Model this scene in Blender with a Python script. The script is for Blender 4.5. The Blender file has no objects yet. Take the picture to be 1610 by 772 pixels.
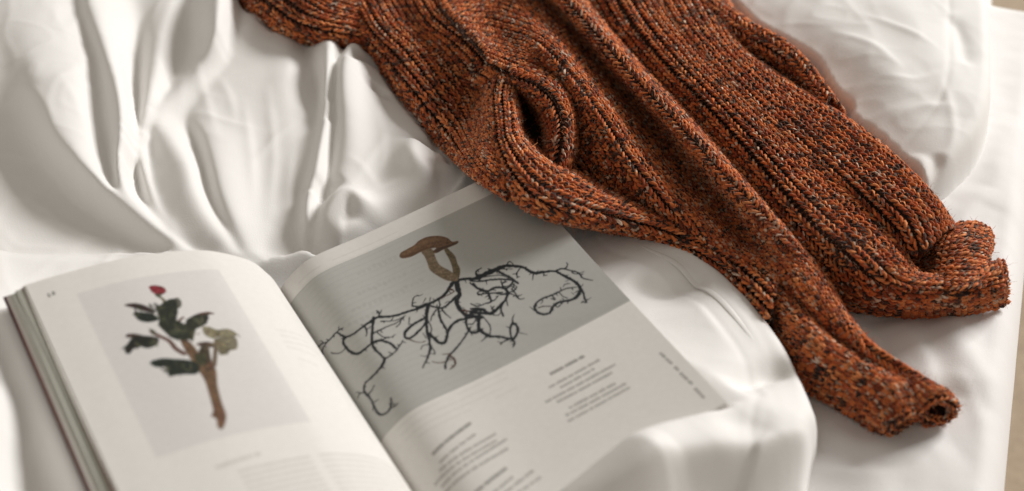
import bpy, math, random
import numpy as np

random.seed(7)
rng = np.random.default_rng(11)
scene = bpy.context.scene
C = scene.collection
R = math.radians

# ------------------------------------------------------------------ camera, world, lamp, exposure
CAMZ = 0.8372
PITCH = 0.71228
FPX = 1610 * 50 / 36.0
cam = bpy.data.cameras.new("camera")
cam_o = bpy.data.objects.new("camera", cam)
C.objects.link(cam_o)
cam_o.location = (0, 0, CAMZ)
cam_o.rotation_euler = (math.pi / 2 - PITCH, 0, 0)
cam.lens = 50.0
cam.sensor_width = 36.0
cam.clip_start = 0.05
cam.clip_end = 60
cam.dof.use_dof = True
cam.dof.focus_distance = 1.25
cam.dof.aperture_fstop = 2.8
cam.dof.aperture_blades = 9
scene.camera = cam_o

world = bpy.data.worlds.new("World")
scene.world = world
world.use_nodes = True
bg = world.node_tree.nodes["Background"]
bg.inputs[0].default_value = (0.82, 0.75, 0.655, 1)
bg.inputs[1].default_value = 0.42

def area_lamp(name, loc, target, sx, sy, power, col):
    l = bpy.data.lights.new(name, 'AREA')
    l.shape = 'RECTANGLE'
    l.size, l.size_y = sx, sy
    l.energy = power
    l.color = col
    o = bpy.data.objects.new(name, l)
    C.objects.link(o)
    o.location = loc
    d = np.array(target, float) - np.array(loc, float)
    from mathutils import Vector
    o.rotation_euler = Vector(d).to_track_quat('-Z', 'Y').to_euler()
    return o

area_lamp("window_light", (4.45, 4.10, 2.85), (0.1, 1.0, 0.05), 2.1, 1.9, 440, (1.0, 0.985, 0.965))

scene.view_settings.view_transform = 'Standard'
scene.view_settings.look = 'None'
scene.view_settings.exposure = 0.0
scene.view_settings.gamma = 1.0
scene.cycles.use_denoising = True
scene.cycles.max_bounces = 8
scene.cycles.diffuse_bounces = 5

# ------------------------------------------------------------------ helpers
cp, sp_ = math.cos(PITCH), math.sin(PITCH)
AX_R = np.array([1.0, 0, 0]); AX_U = np.array([0, sp_, cp]); AX_F = np.array([0, cp, -sp_])
CAM = np.array([0, 0, CAMZ])

def ray(px, py):
    return AX_F + (px - 805.0) / FPX * AX_R - (py - 386.0) / FPX * AX_U

def at(px, py, z):
    """the point of the bed that stands at height z where the photograph shows (px, py)"""
    r = ray(px, py)
    return CAM + r * ((z - CAMZ) / r[2])

def project(P):
    P = np.asarray(P) - CAM
    d = P @ AX_F
    return np.stack([805 + FPX * (P @ AX_R) / d, 386 - FPX * (P @ AX_U) / d], -1)

def lin(r, g, b):
    def f(c):
        c /= 255.0
        return c / 12.92 if c <= 0.04045 else ((c + 0.055) / 1.055) ** 2.4
    return (f(r), f(g), f(b))

def new_mesh(name, V, F, smooth=True, mats=()):
    """V (n,3); F (m,4) or (m,3) int array"""
    V = np.asarray(V, np.float32); F = np.asarray(F, np.int32)
    k = F.shape[1]
    me = bpy.data.meshes.new(name)
    me.vertices.add(len(V)); me.vertices.foreach_set("co", V.ravel())
    me.loops.add(F.size); me.loops.foreach_set("vertex_index", F.ravel())
    me.polygons.add(len(F))
    me.polygons.foreach_set("loop_start", np.arange(0, F.size, k, dtype=np.int32))
    me.polygons.foreach_set("loop_total", np.full(len(F), k, np.int32))
    me.update(calc_edges=True)
    if smooth:
        me.polygons.foreach_set("use_smooth", np.ones(len(F), bool))
    for m in mats:
        me.materials.append(m)
    return me

def link(name, me, parent=None, loc=None):
    o = bpy.data.objects.new(name, me)
    C.objects.link(o)
    if parent is not None:
        o.parent = parent
        if me is not None:
            o.matrix_parent_inverse = parent.matrix_world.inverted()
    if loc is not None:
        o.location = loc
    return o

def thing(name, label, cat, loc):
    o = bpy.data.objects.new(name, None)
    C.objects.link(o)
    o.empty_display_size = 0.05
    o.location = loc
    o["label"] = label; o["category"] = cat
    bpy.context.view_layer.update()
    return o

def grid_faces(nv, nu, off=0):
    i = np.arange(nv - 1)[:, None] * nu + np.arange(nu - 1)[None, :]
    return (np.stack([i, i + 1, i + nu + 1, i + nu], -1).reshape(-1, 4) + off).astype(np.int32)

def mat(name):
    m = bpy.data.materials.new(name)
    m.use_nodes = True
    nt = m.node_tree
    b = nt.nodes["Principled BSDF"]
    return m, nt, b

def N(nt, typ, **kw):
    n = nt.nodes.new(typ)
    for k, v in kw.items():
        setattr(n, k, v)
    return n

# ------------------------------------------------------------------ materials
def fabric_mat(name, col, rough=0.55, weave=800.0, bump=0.5, sheen=0.25):
    m, nt, b = mat(name)
    L = nt.links.new
    tc = N(nt, "ShaderNodeTexCoord")
    n1 = N(nt, "ShaderNodeTexNoise"); n1.inputs["Scale"].default_value = 5.0; n1.inputs["Detail"].default_value = 4
    L(tc.outputs["Object"], n1.inputs["Vector"])
    mx = N(nt, "ShaderNodeMix", data_type='RGBA')
    mx.inputs[6].default_value = (*[c * 0.965 for c in col], 1)
    mx.inputs[7].default_value = (*[min(1, c * 1.02) for c in col], 1)
    L(n1.outputs["Fac"], mx.inputs[0])
    L(mx.outputs[2], b.inputs["Base Color"])
    b.inputs["Roughness"].default_value = rough
    b.inputs["Specular IOR Level"].default_value = 0.18
    b.inputs["Sheen Weight"].default_value = sheen
    b.inputs["Sheen Roughness"].default_value = 0.4
    n2 = N(nt, "ShaderNodeTexNoise"); n2.inputs["Scale"].default_value = weave; n2.inputs["Detail"].default_value = 2
    n3 = N(nt, "ShaderNodeTexNoise"); n3.inputs["Scale"].default_value = 45; n3.inputs["Detail"].default_value = 5
    L(tc.outputs["Object"], n2.inputs["Vector"]); L(tc.outputs["Object"], n3.inputs["Vector"])
    b1 = N(nt, "ShaderNodeBump"); b1.inputs["Strength"].default_value = bump; b1.inputs["Distance"].default_value = 0.0004
    b2 = N(nt, "ShaderNodeBump"); b2.inputs["Strength"].default_value = 0.18; b2.inputs["Distance"].default_value = 0.0012
    L(n2.outputs["Fac"], b1.inputs["Height"]); L(n3.outputs["Fac"], b2.inputs["Height"])
    L(b1.outputs["Normal"], b2.inputs["Normal"]); L(b2.outputs["Normal"], b.inputs["Normal"])
    return m

M_DUVET = fabric_mat("white_sateen", (0.80, 0.785, 0.765), 0.72, sheen=0.12)
M_SHEET = fabric_mat("white_cotton", (0.80, 0.783, 0.772), 0.8, sheen=0.1)

M_YARN, nt, b = mat("marled_wool")
a = N(nt, "ShaderNodeAttribute", attribute_name="yarn")
nt.links.new(a.outputs["Color"], b.inputs["Base Color"])
b.inputs["Roughness"].default_value = 0.85
b.inputs["Specular IOR Level"].default_value = 0.25
b.inputs["Sheen Weight"].default_value = 0.35
b.inputs["Sheen Tint"].default_value = (1.0, 0.6, 0.4, 1)

M_BACK, nt, b = mat("gap_shade_backing")  # near-black backing: paints the shade between stitches and ribs
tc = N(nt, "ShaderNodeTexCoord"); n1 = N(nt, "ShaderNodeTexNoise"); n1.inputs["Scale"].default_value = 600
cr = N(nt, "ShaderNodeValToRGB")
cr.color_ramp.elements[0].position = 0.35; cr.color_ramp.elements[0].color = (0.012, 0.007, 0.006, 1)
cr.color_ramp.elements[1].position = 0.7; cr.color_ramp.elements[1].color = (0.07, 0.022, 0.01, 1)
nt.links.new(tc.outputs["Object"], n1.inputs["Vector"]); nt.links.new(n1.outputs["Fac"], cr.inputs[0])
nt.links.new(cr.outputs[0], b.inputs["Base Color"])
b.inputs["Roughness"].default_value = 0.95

M_PRINT, nt, b = mat("printed_paper")
a = N(nt, "ShaderNodeAttribute", attribute_name="ink")
tc = N(nt, "ShaderNodeTexCoord"); n1 = N(nt, "ShaderNodeTexNoise"); n1.inputs["Scale"].default_value = 220; n1.inputs["Detail"].default_value = 4
mr = N(nt, "ShaderNodeMapRange"); mr.inputs[3].default_value = 0.95; mr.inputs[4].default_value = 1.05
mm = N(nt, "ShaderNodeMix", data_type='RGBA', blend_type='MULTIPLY'); mm.inputs[0].default_value = 1
nt.links.new(tc.outputs["Object"], n1.inputs["Vector"]); nt.links.new(n1.outputs["Fac"], mr.inputs[0])
nt.links.new(a.outputs["Color"], mm.inputs[6]); nt.links.new(mr.outputs[0], mm.inputs[7])
nt.links.new(mm.outputs[2], b.inputs["Base Color"])
b.inputs["Roughness"].default_value = 0.5
b.inputs["Specular IOR Level"].default_value = 0.35

def plain(name, col, rough=0.7, var=0.08, scale=120):
    m, nt, b = mat(name)
    tc = N(nt, "ShaderNodeTexCoord"); n1 = N(nt, "ShaderNodeTexNoise"); n1.inputs["Scale"].default_value = scale; n1.inputs["Detail"].default_value = 4
    mx = N(nt, "ShaderNodeMix", data_type='RGBA')
    mx.inputs[6].default_value = (*[c * (1 - var) for c in col], 1); mx.inputs[7].default_value = (*[c * (1 + var) for c in col], 1)
    nt.links.new(tc.outputs["Object"], n1.inputs["Vector"]); nt.links.new(n1.outputs["Fac"], mx.inputs[0])
    nt.links.new(mx.outputs[2], b.inputs["Base Color"])
    b.inputs["Roughness"].default_value = rough
    return m

M_FLOOR = plain("beige_carpet", (0.34, 0.265, 0.19), 0.95, 0.25, 60)
M_COVER = plain("maroon_card", (0.09, 0.022, 0.02), 0.5)

# ------------------------------------------------------------------ tensor spline patches
class Patch:
    """a smooth sheet through a grid of control points (rows along the length, columns across)"""
    def __init__(self, rows, world=False, lie=None):
        if lie is not None:           # how high the cloth stands: heights above 3 cm scaled
            rows = [[(x, y, .03 + (z - .03) * lie if z > .03 else z) for x, y, z in r] for r in rows]
        if world:
            self.c = np.array(rows, float)
        else:
            self.c = np.array([[at(*p) for p in r] for r in rows])
        c = self.c
        c = np.concatenate([2 * c[:1] - c[1:2], c, 2 * c[-1:] - c[-2:-1]], 0)
        c = np.concatenate([2 * c[:, :1] - c[:, 1:2], c, 2 * c[:, -1:] - c[:, -2:-1]], 1)
        self.p = c
        self.nv, self.nu = self.c.shape[:2]
        # arc-length tables so that u and v in 0..1 run evenly over the cloth
        gv = np.linspace(0, self.nv - 1, self.nv * 14); gu = np.linspace(0, self.nu - 1, self.nu * 14)
        V, U = np.meshgrid(gv, gu, indexing='ij')
        G = self.raw(U, V)
        lu = np.linalg.norm(np.diff(G, axis=1), axis=-1); lv = np.linalg.norm(np.diff(G, axis=0), axis=-1)
        self.width = np.percentile(lu.sum(1), 60); self.length = lv.sum(0).mean()
        cu = np.concatenate([[0], np.cumsum(lu.mean(0))]); cv = np.concatenate([[0], np.cumsum(lv.mean(1))])
        self.tu = (cu / cu[-1], gu); self.tv = (cv / cv[-1], gv)

    @staticmethod
    def w(t):
        return np.stack([-.5 * t + t * t - .5 * t ** 3, 1 - 2.5 * t * t + 1.5 * t ** 3,
                         .5 * t + 2 * t * t - 1.5 * t ** 3, -.5 * t * t + .5 * t ** 3], -1)

    def raw(self, U, V):
        iu = np.clip(np.floor(U).astype(int), 0, self.nu - 2); iv = np.clip(np.floor(V).astype(int), 0, self.nv - 2)
        wu = self.w(U - iu); wv = self.w(V - iv)
        out = np.zeros(U.shape + (3,))
        for a in range(4):
            for b_ in range(4):
                out += (wv[..., a] * wu[..., b_])[..., None] * self.p[iv + a, iu + b_]
        return out

    def ev(self, u, v):
        return self.raw(np.interp(u, *self.tu) + np.where(u < 0, u, 0) * 3 + np.where(u > 1, u - 1, 0) * 3,
                        np.interp(v, *self.tv) + np.where(v < 0, v, 0) * 8 + np.where(v > 1, v - 1, 0) * 8)

    def normal(self, u, v):
        e = 2e-3
        du = self.ev(np.clip(u + e, 0, 1), v) - self.ev(np.clip(u - e, 0, 1), v)
        dv = self.ev(u, np.clip(v + e, 0, 1)) - self.ev(u, np.clip(v - e, 0, 1))
        n = np.cross(du, dv)
        return n / (np.linalg.norm(n, axis=-1, keepdims=True) + 1e-12)

# ------------------------------------------------------------------ the knit
WALE, COURSE = 0.0096, 0.0058
PAL = np.array([[0.57, 0.146, 0.038], [0.38, 0.076, 0.023], [0.68, 0.24, 0.085], [0.20, 0.038, 0.014],
                [0.62, 0.47, 0.37], [0.022, 0.014, 0.014], [0.045, 0.020, 0.014], [0.025, 0.028, 0.04]])
PRB = np.array([.36, .25, .16, .15, .01, .02, .05, .0]); PRB = PRB / PRB.sum()
contact = []; contact_low = []                                   # points of the undersides, for the bedding to lie under

def ids_along(n, m, hold):
    """palette numbers that stay the same for a few stitches along each row of yarn"""
    k = rng.choice(len(PAL), size=(n, m), p=PRB)
    keep = rng.random((n, m)) < hold
    for j in range(1, m):
        k[:, j] = np.where(keep[:, j], k[:, j - 1], k[:, j])
    return k

def knit(name, parent, patch, flip=False, flipv=False, inner=False, wale=WALE, course=COURSE, label=None, vrest=1.0):
    sgn = -1.0 if flip else 1.0
    nw = max(2, int(round(patch.width / wale))); nc = max(2, int(round(patch.length / course)))
    u0 = (np.arange(nw) + .5) / nw; v0 = (np.arange(nc) + .5) / nc
    V0, U0 = np.meshgrid(v0, u0, indexing='ij')             # nc x nw
    jit = lambda s: rng.normal(0, s, (nc, nw))
    # path of one leg of a stitch: across (wales), along (courses), out of the cloth (wale widths)
    leg = np.array([[-.22, -.78, .06], [-.275, -.34, .26], [-.225, .08, .46], [-.13, .46, .44], [-.045, .84, .16]])
    allV, allF, allC = [], [], []
    off = 0
    NS = 6
    ang = np.linspace(0, 2 * np.pi, NS, endpoint=False)
    dirv = -1.0 if flipv else 1.0
    def tube(path_abc, rad, ids, first):
        nonlocal off
        K = len(path_abc)
        a = path_abc[:, 0][None, None, :] + jit(.018)[..., None]
        b = path_abc[:, 1][None, None, :] + jit(.04)[..., None]
        c = path_abc[:, 2][None, None, :] + jit(.03)[..., None]
        uu = U0[..., None] + a / nw; vv = V0[..., None] + dirv * b / nc
        vv = np.clip(vv, 0, 1)
        P = patch.ev(uu, vv)
        nn = patch.normal(np.clip(uu, 0, 1), np.clip(vv, 0, 1)) * sgn
        P = P + nn * (c * wale)[..., None]
        T = np.gradient(P, axis=2); T /= np.linalg.norm(T, axis=-1, keepdims=True) + 1e-12
        B = np.cross(T, nn); B /= np.linalg.norm(B, axis=-1, keepdims=True) + 1e-12
        Nn = np.cross(B, T)
        rr = rad * (1 + jit(.10))[..., None] * np.array([.78, 1.0, 1.06, 1.0, .72])[:K]
        k = np.arange(K)
        tw = ang[None, :] + k[:, None] * .55
        lob = 1 + .10 * np.cos(3 * ang)[None, :] * np.ones((K, 1))
        ca, sa = np.cos(tw) * lob, np.sin(tw) * lob * .92
        Q = P[..., None, :] + rr[..., None, None] * (ca[None, None, ..., None] * B[..., None, :] + sa[None, None, ..., None] * Nn[..., None, :])
        n = nc * nw
        Q = Q.reshape(n, K * NS, 3)
        f = []
        for i in range(K - 1):
            for s in range(NS):
                f.append((i * NS + s, i * NS + (s + 1) % NS, (i + 1) * NS + (s + 1) % NS, (i + 1) * NS + s))
        f = np.array(f)
        F = f[None] + (np.arange(n) * K * NS)[:, None, None] + off
        # three plies wound round each other; each ply keeps its own colour for a few stitches
        seg = np.repeat(np.arange(K - 1), NS); side = np.tile(np.arange(NS), K - 1)
        ply = ((side + first) // 2) % 3
        cols = np.stack([PAL[i].reshape(n, 3) for i in ids], 1)        # n,3 plies,3
        Cc = cols[:, ply, :]
        # pale and black threads surface here and there along the twist
        half = rng.random((n, (K - 1) * 3)); hs = half[:, seg * 3 + (side // 2)]
        Cc = np.where((hs < .08)[..., None], np.array([.60, .42, .31]) * rng.uniform(.5, 1.1, (n, 1, 1)), Cc)
        Cc = np.where((hs > .86)[..., None], np.array([.022, .014, .015]), Cc)
        Cc = Cc * (1 + rng.normal(0, .12, (n, len(f), 1))) * (1 + rng.normal(0, .10, (n, 1, 1)))
        allV.append(Q.reshape(-1, 3)); allF.append(F.reshape(-1, 4)); allC.append(Cc.reshape(-1, 3))
        off += n * K * NS
    base_tone = [ids_along(nc, nw, h) for h in (.2, .15, .1)]
    r = wale * .134
    for s in (-1, 1):
        p = leg.copy(); p[:, 0] *= s
        ids = [np.where(rng.random((nc, nw)) < .75, t, rng.choice(len(PAL), size=(nc, nw), p=PRB)) for t in base_tone]
        tube(p, r, ids, 0 if s < 0 else 1)
    bar = np.array([[.26, .1, -.16], [.5, -.15, -.42], [.74, .1, -.16]])
    tube(bar, wale * .10, [np.full((nc, nw), 6)] * 2 + [np.full((nc, nw), 3)], 0)  # bars take dark tones, so the shade between ribs is in their colour
    Vx = np.concatenate(allV); Fx = np.concatenate(allF); Cx = np.concatenate(allC)
    # backing sheet behind the stitches, its dark colour stands for shade in the gaps
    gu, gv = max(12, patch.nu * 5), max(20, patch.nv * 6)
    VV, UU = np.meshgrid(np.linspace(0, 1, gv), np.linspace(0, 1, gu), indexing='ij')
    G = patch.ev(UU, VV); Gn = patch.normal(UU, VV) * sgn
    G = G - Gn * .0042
    if not inner:
        gu_, gv_ = np.meshgrid(np.linspace(0, 1, 60), np.linspace(0, 1, 160))
        pp_ = patch.ev(gu_, gv_) - np.array([0, 0, .003])
        contact_low.append(pp_.reshape(-1, 3)); contact.append(pp_[gv_ <= vrest])
    # loose fibres standing off the wool
    nf = int(nw * nc * 2.6)
    fu, fv = rng.random(nf), rng.random(nf)
    fp = patch.ev(fu, fv); fn = patch.normal(fu, fv) * sgn
    d1 = rng.normal(0, 1, (nf, 3)); d1 /= np.linalg.norm(d1, axis=1, keepdims=True)
    d1 = d1 + fn * .5
    st = fp + fn * wale * rng.uniform(.2, .4, (nf, 1))
    mid = st + d1 * (rng.uniform(.0012, .0038, (nf, 1)) + (rng.random((nf, 1)) < .12) * rng.uniform(.001, .004, (nf, 1))); en = mid + (d1 * .5 + rng.normal(0, .6, (nf, 3))) * .0022
    sd = np.cross(d1, rng.normal(0, 1, (nf, 3))); sd /= np.linalg.norm(sd, axis=1, keepdims=True); sd *= .00012
    fvv = np.stack([st - sd, st + sd, mid + sd, mid - sd, en + sd * .4, en - sd * .4], 1)
    ff = np.array([[0, 1, 2, 3], [3, 2, 4, 5]])[None] + (np.arange(nf) * 6)[:, None, None] + len(Vx)
    fc = PAL[rng.choice([0, 2, 2, 4, 1], nf)].repeat(2, 0)
    nb = len(Vx) + nf * 6
    V = np.concatenate([Vx, fvv.reshape(-1, 3), G.reshape(-1, 3)])
    Fb = grid_faces(gv, gu, nb)
    F = np.concatenate([Fx, ff.reshape(-1, 4), Fb])
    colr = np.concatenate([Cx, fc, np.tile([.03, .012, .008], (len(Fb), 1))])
    org = np.array(parent.location)
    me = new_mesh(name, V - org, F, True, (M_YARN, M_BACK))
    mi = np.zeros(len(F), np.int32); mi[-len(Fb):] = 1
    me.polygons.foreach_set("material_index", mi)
    at_ = me.attributes.new("yarn", 'FLOAT_COLOR', 'FACE')
    at_.data.foreach_set("color", np.concatenate([np.clip(colr, 0, 1), np.ones((len(F), 1))], 1).astype(np.float32).ravel())
    o = bpy.data.objects.new(name, me); C.objects.link(o)
    o.parent = parent
    if label: o["label"] = label
    print("knit", name, nw, nc, len(F))
    return o

# ------------------------------------------------------------------ the book's frame and surfaces
PHI = 0.51372
BA = at(440, 455, 0.03)
BW = np.array([math.cos(PHI), math.sin(PHI), 0]); BH = np.array([math.sin(PHI), -math.cos(PHI), 0])
PAGE_H = 0.322

def on_top_plane(px, py):
    r = ray(px, py); t = ((BA - CAM) @ BH) / (r @ BH)
    P = CAM + r * t - BA
    return P @ BW, P[2]

LPX = [(440, 455), (431, 441), (419, 429), (395, 411), (350, 398.5), (300, 395), (200, 407), (100, 432), (40, 450)]
RPX = [(440, 455), (455, 435), (490, 405), (570, 371), (660, 330), (755, 285), (800, 263)]

def profile(pts, n=400):
    q = np.array([on_top_plane(*p) for p in pts])
    # smooth curve through the traced points by arc length
    q = np.concatenate([2 * q[:1] - q[1:2], q, 2 * q[-1:] - q[-2:-1]])
    out = []
    for i in range(len(pts) - 1):
        t = np.linspace(0, 1, 40, endpoint=False)
        w = Patch.w(t)
        out.append(w @ q[i:i + 4])
    out = np.concatenate(out + [q[-2:-1]])
    k = np.ones(15) / 15
    sm = np.stack([np.convolve(np.pad(out[:, j], 7, mode='edge'), k, 'valid') for j in range(2)], 1)
    sm[0] = out[0]; sm[-1] = out[-1]
    d = np.concatenate([[0], np.cumsum(np.linalg.norm(np.diff(sm, axis=0), axis=1))])
    s = np.linspace(0, d[-1], n)
    return s, np.stack([np.interp(s, d, sm[:, 0]), np.interp(s, d, sm[:, 1])], 1)

SL, QL = profile(LPX)
SR, QR = profile(RPX)
print("page widths", SL[-1], SR[-1])

def page_pt(side, s, t):
    S, Q = (SL, QL) if side == 'L' else (SR, QR)
    x = np.interp(s, S, Q[:, 0]); z = np.interp(s, S, Q[:, 1])
    s = np.asarray(s); t = np.asarray(t)
    # paper is never quite flat: a slow wave along the height, the head corner of the right page lower
    z = z + .0012 * np.sin(t * 17 + s * 9) * np.clip(s / .1, 0, 1)
    return BA + x[..., None] * BW + t[..., None] * BH + z[..., None] * np.array([0, 0, 1.0])

def page_uv(side, px, py):
    """where on the page the photograph shows (px, py)"""
    S = SL if side == 'L' else SR
    gs, gt = np.meshgrid(np.linspace(.01, S[-1], 60), np.linspace(0, PAGE_H, 80))
    pp = project(page_pt(side, gs, gt))
    k = np.argmin(((pp - np.array([px, py])) ** 2).sum(-1))
    x = np.array([gs.ravel()[k], gt.ravel()[k]])
    for _ in range(6):
        f = project(page_pt(side, x[0], x[1])) - np.array([px, py])
        e = 1e-4
        J = np.stack([(project(page_pt(side, x[0] + e, x[1])) - np.array([px, py]) - f) / e,
                      (project(page_pt(side, x[0], x[1] + e)) - np.array([px, py]) - f) / e], 1)
        x = x - np.linalg.solve(J.T @ J + np.eye(2) * 500.0, J.T @ f) * .9
        x[0] = min(max(x[0], .001), S[-1] - .0002)
    return x

# ------------------------------------------------------------------ what is printed on the pages
class Print:
    def __init__(self, side, ds):
        self.side = side
        S = SL if side == 'L' else SR
        self.ns = int(S[-1] / ds); self.nt = int(PAGE_H / ds)
        self.s = np.linspace(0, S[-1], self.ns); self.t = np.linspace(0, PAGE_H, self.nt)
        self.T, self.Sg = np.meshgrid(self.t, self.s, indexing='ij')
        self.col = np.zeros((self.nt, self.ns, 3)); self.col[:] = (0.735, 0.715, 0.685)
        self.ds = ds
    def uv(self, pts):
        return np.array([page_uv(self.side, *p) for p in pts])
    def win(self, lo, hi):
        a = np.searchsorted(self.s, lo[0]); b_ = np.searchsorted(self.s, hi[0]); c = np.searchsorted(self.t, lo[1]); d = np.searchsorted(self.t, hi[1])
        return slice(max(c - 1, 0), d + 1), slice(max(a - 1, 0), b_ + 1)
    def blend(self, sl, alpha, col):
        a = alpha[..., None]
        self.col[sl] = self.col[sl] * (1 - a) + np.asarray(col) * a
    def rect(self, s0, s1, t0, t1, col, soft=.0006):
        f = lambda x, a, b_: np.clip((x - a) / soft + .5, 0, 1) * np.clip((b_ - x) / soft + .5, 0, 1)
        self.blend((slice(None), slice(None)), f(self.Sg, s0, s1) * f(self.T, t0, t1), col)
    def line(self, uv, widths, col, alpha=1.0, soft=None, jitter=0.0):
        soft = soft or self.ds
        # a smooth curve through the traced points
        uv = np.asarray(uv); n = len(uv)
        if n > 2:
            q = np.concatenate([2 * uv[:1] - uv[1:2], uv, 2 * uv[-1:] - uv[-2:-1]]); o = []; ww = []
            for i in range(n - 1):
                t = np.linspace(0, 1, 5, endpoint=False); o.append(Patch.w(t) @ q[i:i + 4])
                ww.append(widths[i] + (widths[i + 1] - widths[i]) * t)
            uv = np.concatenate(o + [uv[-1:]]); widths = np.concatenate(ww + [[widths[-1]]])
        if jitter:
            uv = uv + rng.normal(0, jitter, uv.shape); widths = widths * rng.uniform(.8, 1.2, len(widths))
        for i in range(len(uv) - 1):
            a, b_ = uv[i], uv[i + 1]; m = max(widths[i], widths[i + 1]) + 2 * soft
            sl = self.win(np.minimum(a, b_) - m, np.maximum(a, b_) + m)
            X = self.Sg[sl] - a[0]; Y = self.T[sl] - a[1]
            if X.size == 0: continue
            d = b_ - a; L2 = (d ** 2).sum() + 1e-15
            h = np.clip((X * d[0] + Y * d[1]) / L2, 0, 1)
            dist = np.hypot(X - h * d[0], Y - h * d[1]); w_ = widths[i] + (widths[i + 1] - widths[i]) * h
            self.blend(sl, np.clip((w_ / 2 - dist) / soft + .5, 0, 1) * alpha, col)
    def poly(self, uv, col, alpha=1.0, soft=None, mottle=0.0, col2=None):
        soft = soft or self.ds
        uv = np.asarray(uv); m = 3 * soft
        if len(uv) > 4:
            q = np.concatenate([uv[-1:], uv, uv[:2]])
            uv = np.concatenate([Patch.w(np.linspace(0, 1, 4, endpoint=False)) @ q[i:i + 4] for i in range(len(uv))])
        sl = self.win(uv.min(0) - m, uv.max(0) + m)
        X, Y = self.Sg[sl], self.T[sl]
        inside = np.zeros(X.shape, bool); dist = np.full(X.shape, 1e9)
        n = len(uv)
        for i in range(n):
            a, b_ = uv[i], uv[(i + 1) % n]
            cond = ((a[1] > Y) != (b_[1] > Y)) & (X < (b_[0] - a[0]) * (Y - a[1]) / (b_[1] - a[1] + 1e-15) + a[0])
            inside ^= cond
            d = b_ - a; h = np.clip(((X - a[0]) * d[0] + (Y - a[1]) * d[1]) / ((d ** 2).sum() + 1e-15), 0, 1)
            dist = np.minimum(dist, np.hypot(X - a[0] - h * d[0], Y - a[1] - h * d[1]))
        sd = np.where(inside, dist, -dist)
        al = np.clip(sd / soft + .5, 0, 1) * alpha
        c = np.array(col)
        if mottle:
            k = rng.normal(0, 1, X.shape)
            for _ in range(2):
                k = (k + np.roll(k, 1, 0) + np.roll(k, 1, 1) + np.roll(k, (1, 1), (0, 1))) / 2.2
            c = c * np.clip(1 + mottle * k, .3, 2)[..., None]
        self.blend(sl, al, c)
    def mesh(self, name, parent):
        P = page_pt(self.side, self.Sg, self.T)
        F = grid_faces(self.nt, self.ns)
        if self.side == 'L': F = F[:, ::-1]
        F = F[:, ::-1]
        me = new_mesh(name, P.reshape(-1, 3) - np.array(parent.location), F, True, (M_PRINT,))
        a = me.attributes.new("ink", 'FLOAT_COLOR', 'POINT')
        a.data.foreach_set("color", np.concatenate([np.clip(self.col, 0, 1).reshape(-1, 3), np.ones((self.nt * self.ns, 1))], 1).astype(np.float32).ravel())
        o = bpy.data.objects.new(name, me); C.objects.link(o); o.parent = parent
        return o

def zb(*pts): return [(480 + x / 3.356, 350 + y / 3.356) for x, y in pts]
def zc(*pts): return [(480 + x / 2.8375, 500 + y / 2.8375) for x, y in pts]
def zd(*pts): return [(740 + x / 4.827, 380 + y / 4.827) for x, y in pts]
def zr(*pts): return [(160 + x / 2.969, 430 + y / 2.969) for x, y in pts]

book = thing("open_book", "open book of plant photographs lying in the white duvet under the sweater's edge", "book", tuple(BA))

pr = Print('R', 0.00062)
# the photograph of the mushroom takes the page from edge to gutter; its lower edge
_, t_lo = page_uv('R', 998, 469)
_, t_hi = page_uv('R', 800, 292)
t_hi = max(.010, t_hi)
print("photo t", t_hi, t_lo)
INKBG = (0.46, 0.455, 0.43)
pr.rect(-.01, .4, t_hi, t_lo, INKBG)
# light painted into the printed background, paler towards the gutter, and the line where its table meets its wall
band = np.clip((pr.T - t_hi) / .002, 0, 1) * np.clip((t_lo - pr.T) / .002, 0, 1)
tl = page_uv('R', 930, 455)[1]
pr.col *= (1 - band * .05 * np.clip((pr.T - tl + .012 + .03 * np.sin(pr.Sg * 22)) / .01, 0, 1))[..., None]
pr.col *= (1 + band * np.clip(.13 - pr.Sg * 1.15, -.10, .13))[..., None]
# print of the other side showing faintly through
for k in range(34):
    tt = .014 + k * .0062
    x = .018
    while x < .112:
        wd = rng.uniform(.006, .018)
        if rng.random() < .9:
            pr.line(np.array([[x, tt], [min(x + wd, .112), tt]]), np.array([.0014, .0014]), (0.33, 0.325, 0.31), .16)
        x += wd + .0018
for (x0, y0, x1, y1) in [(560, 432, 625, 402), (560, 462, 640, 430), (552, 490, 668, 440), (545, 512, 602, 490)]:
    a_, b_ = page_uv('R', x0, y0), page_uv('R', x1, y1)
    n = int(np.linalg.norm(b_ - a_) / .0045)
    for i in range(n):
        p = a_ + (b_ - a_) * (i + .5) / n
        q = p + np.array([rng.uniform(-.001, .001), rng.uniform(-.003, .003)])
        pr.line(np.array([p, q]), np.array([.0034, .0026]), (0.36, 0.355, 0.34), .30)
ROOT = (0.010, 0.013, 0.016)
def root(pts, w0, w1=None, col=ROOT, twigs=True):
    w1 = w0 * .35 if w1 is None else w1
    uv = pr.uv(pts)
    pr.line(uv, np.linspace(w0, w1, len(uv)) * .00062 * rng.uniform(.82, 1.12, len(uv)), col, jitter=.00013)
    if twigs and w0 > 1.9:
        for a, b_ in zip(uv[:-1], uv[1:]):
            if rng.random() < .60:
                p = a + (b_ - a) * rng.random(); d = (b_ - a) / (np.linalg.norm(b_ - a) + 1e-9)
                d = d * rng.uniform(-.3, 1) + np.array([-d[1], d[0]]) * rng.choice([-1, 1]); L_ = rng.uniform(.0012, .0042)
                k_ = np.array([-d[1], d[0]]) * rng.normal(0, .35)
                pr.line(np.array([p, p + d * L_ * .5, p + (d + k_) * L_]), np.array([.0009, .0007, .0004]), col, jitter=.0001)
T_, t_ = 5.2, 2.3
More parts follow.
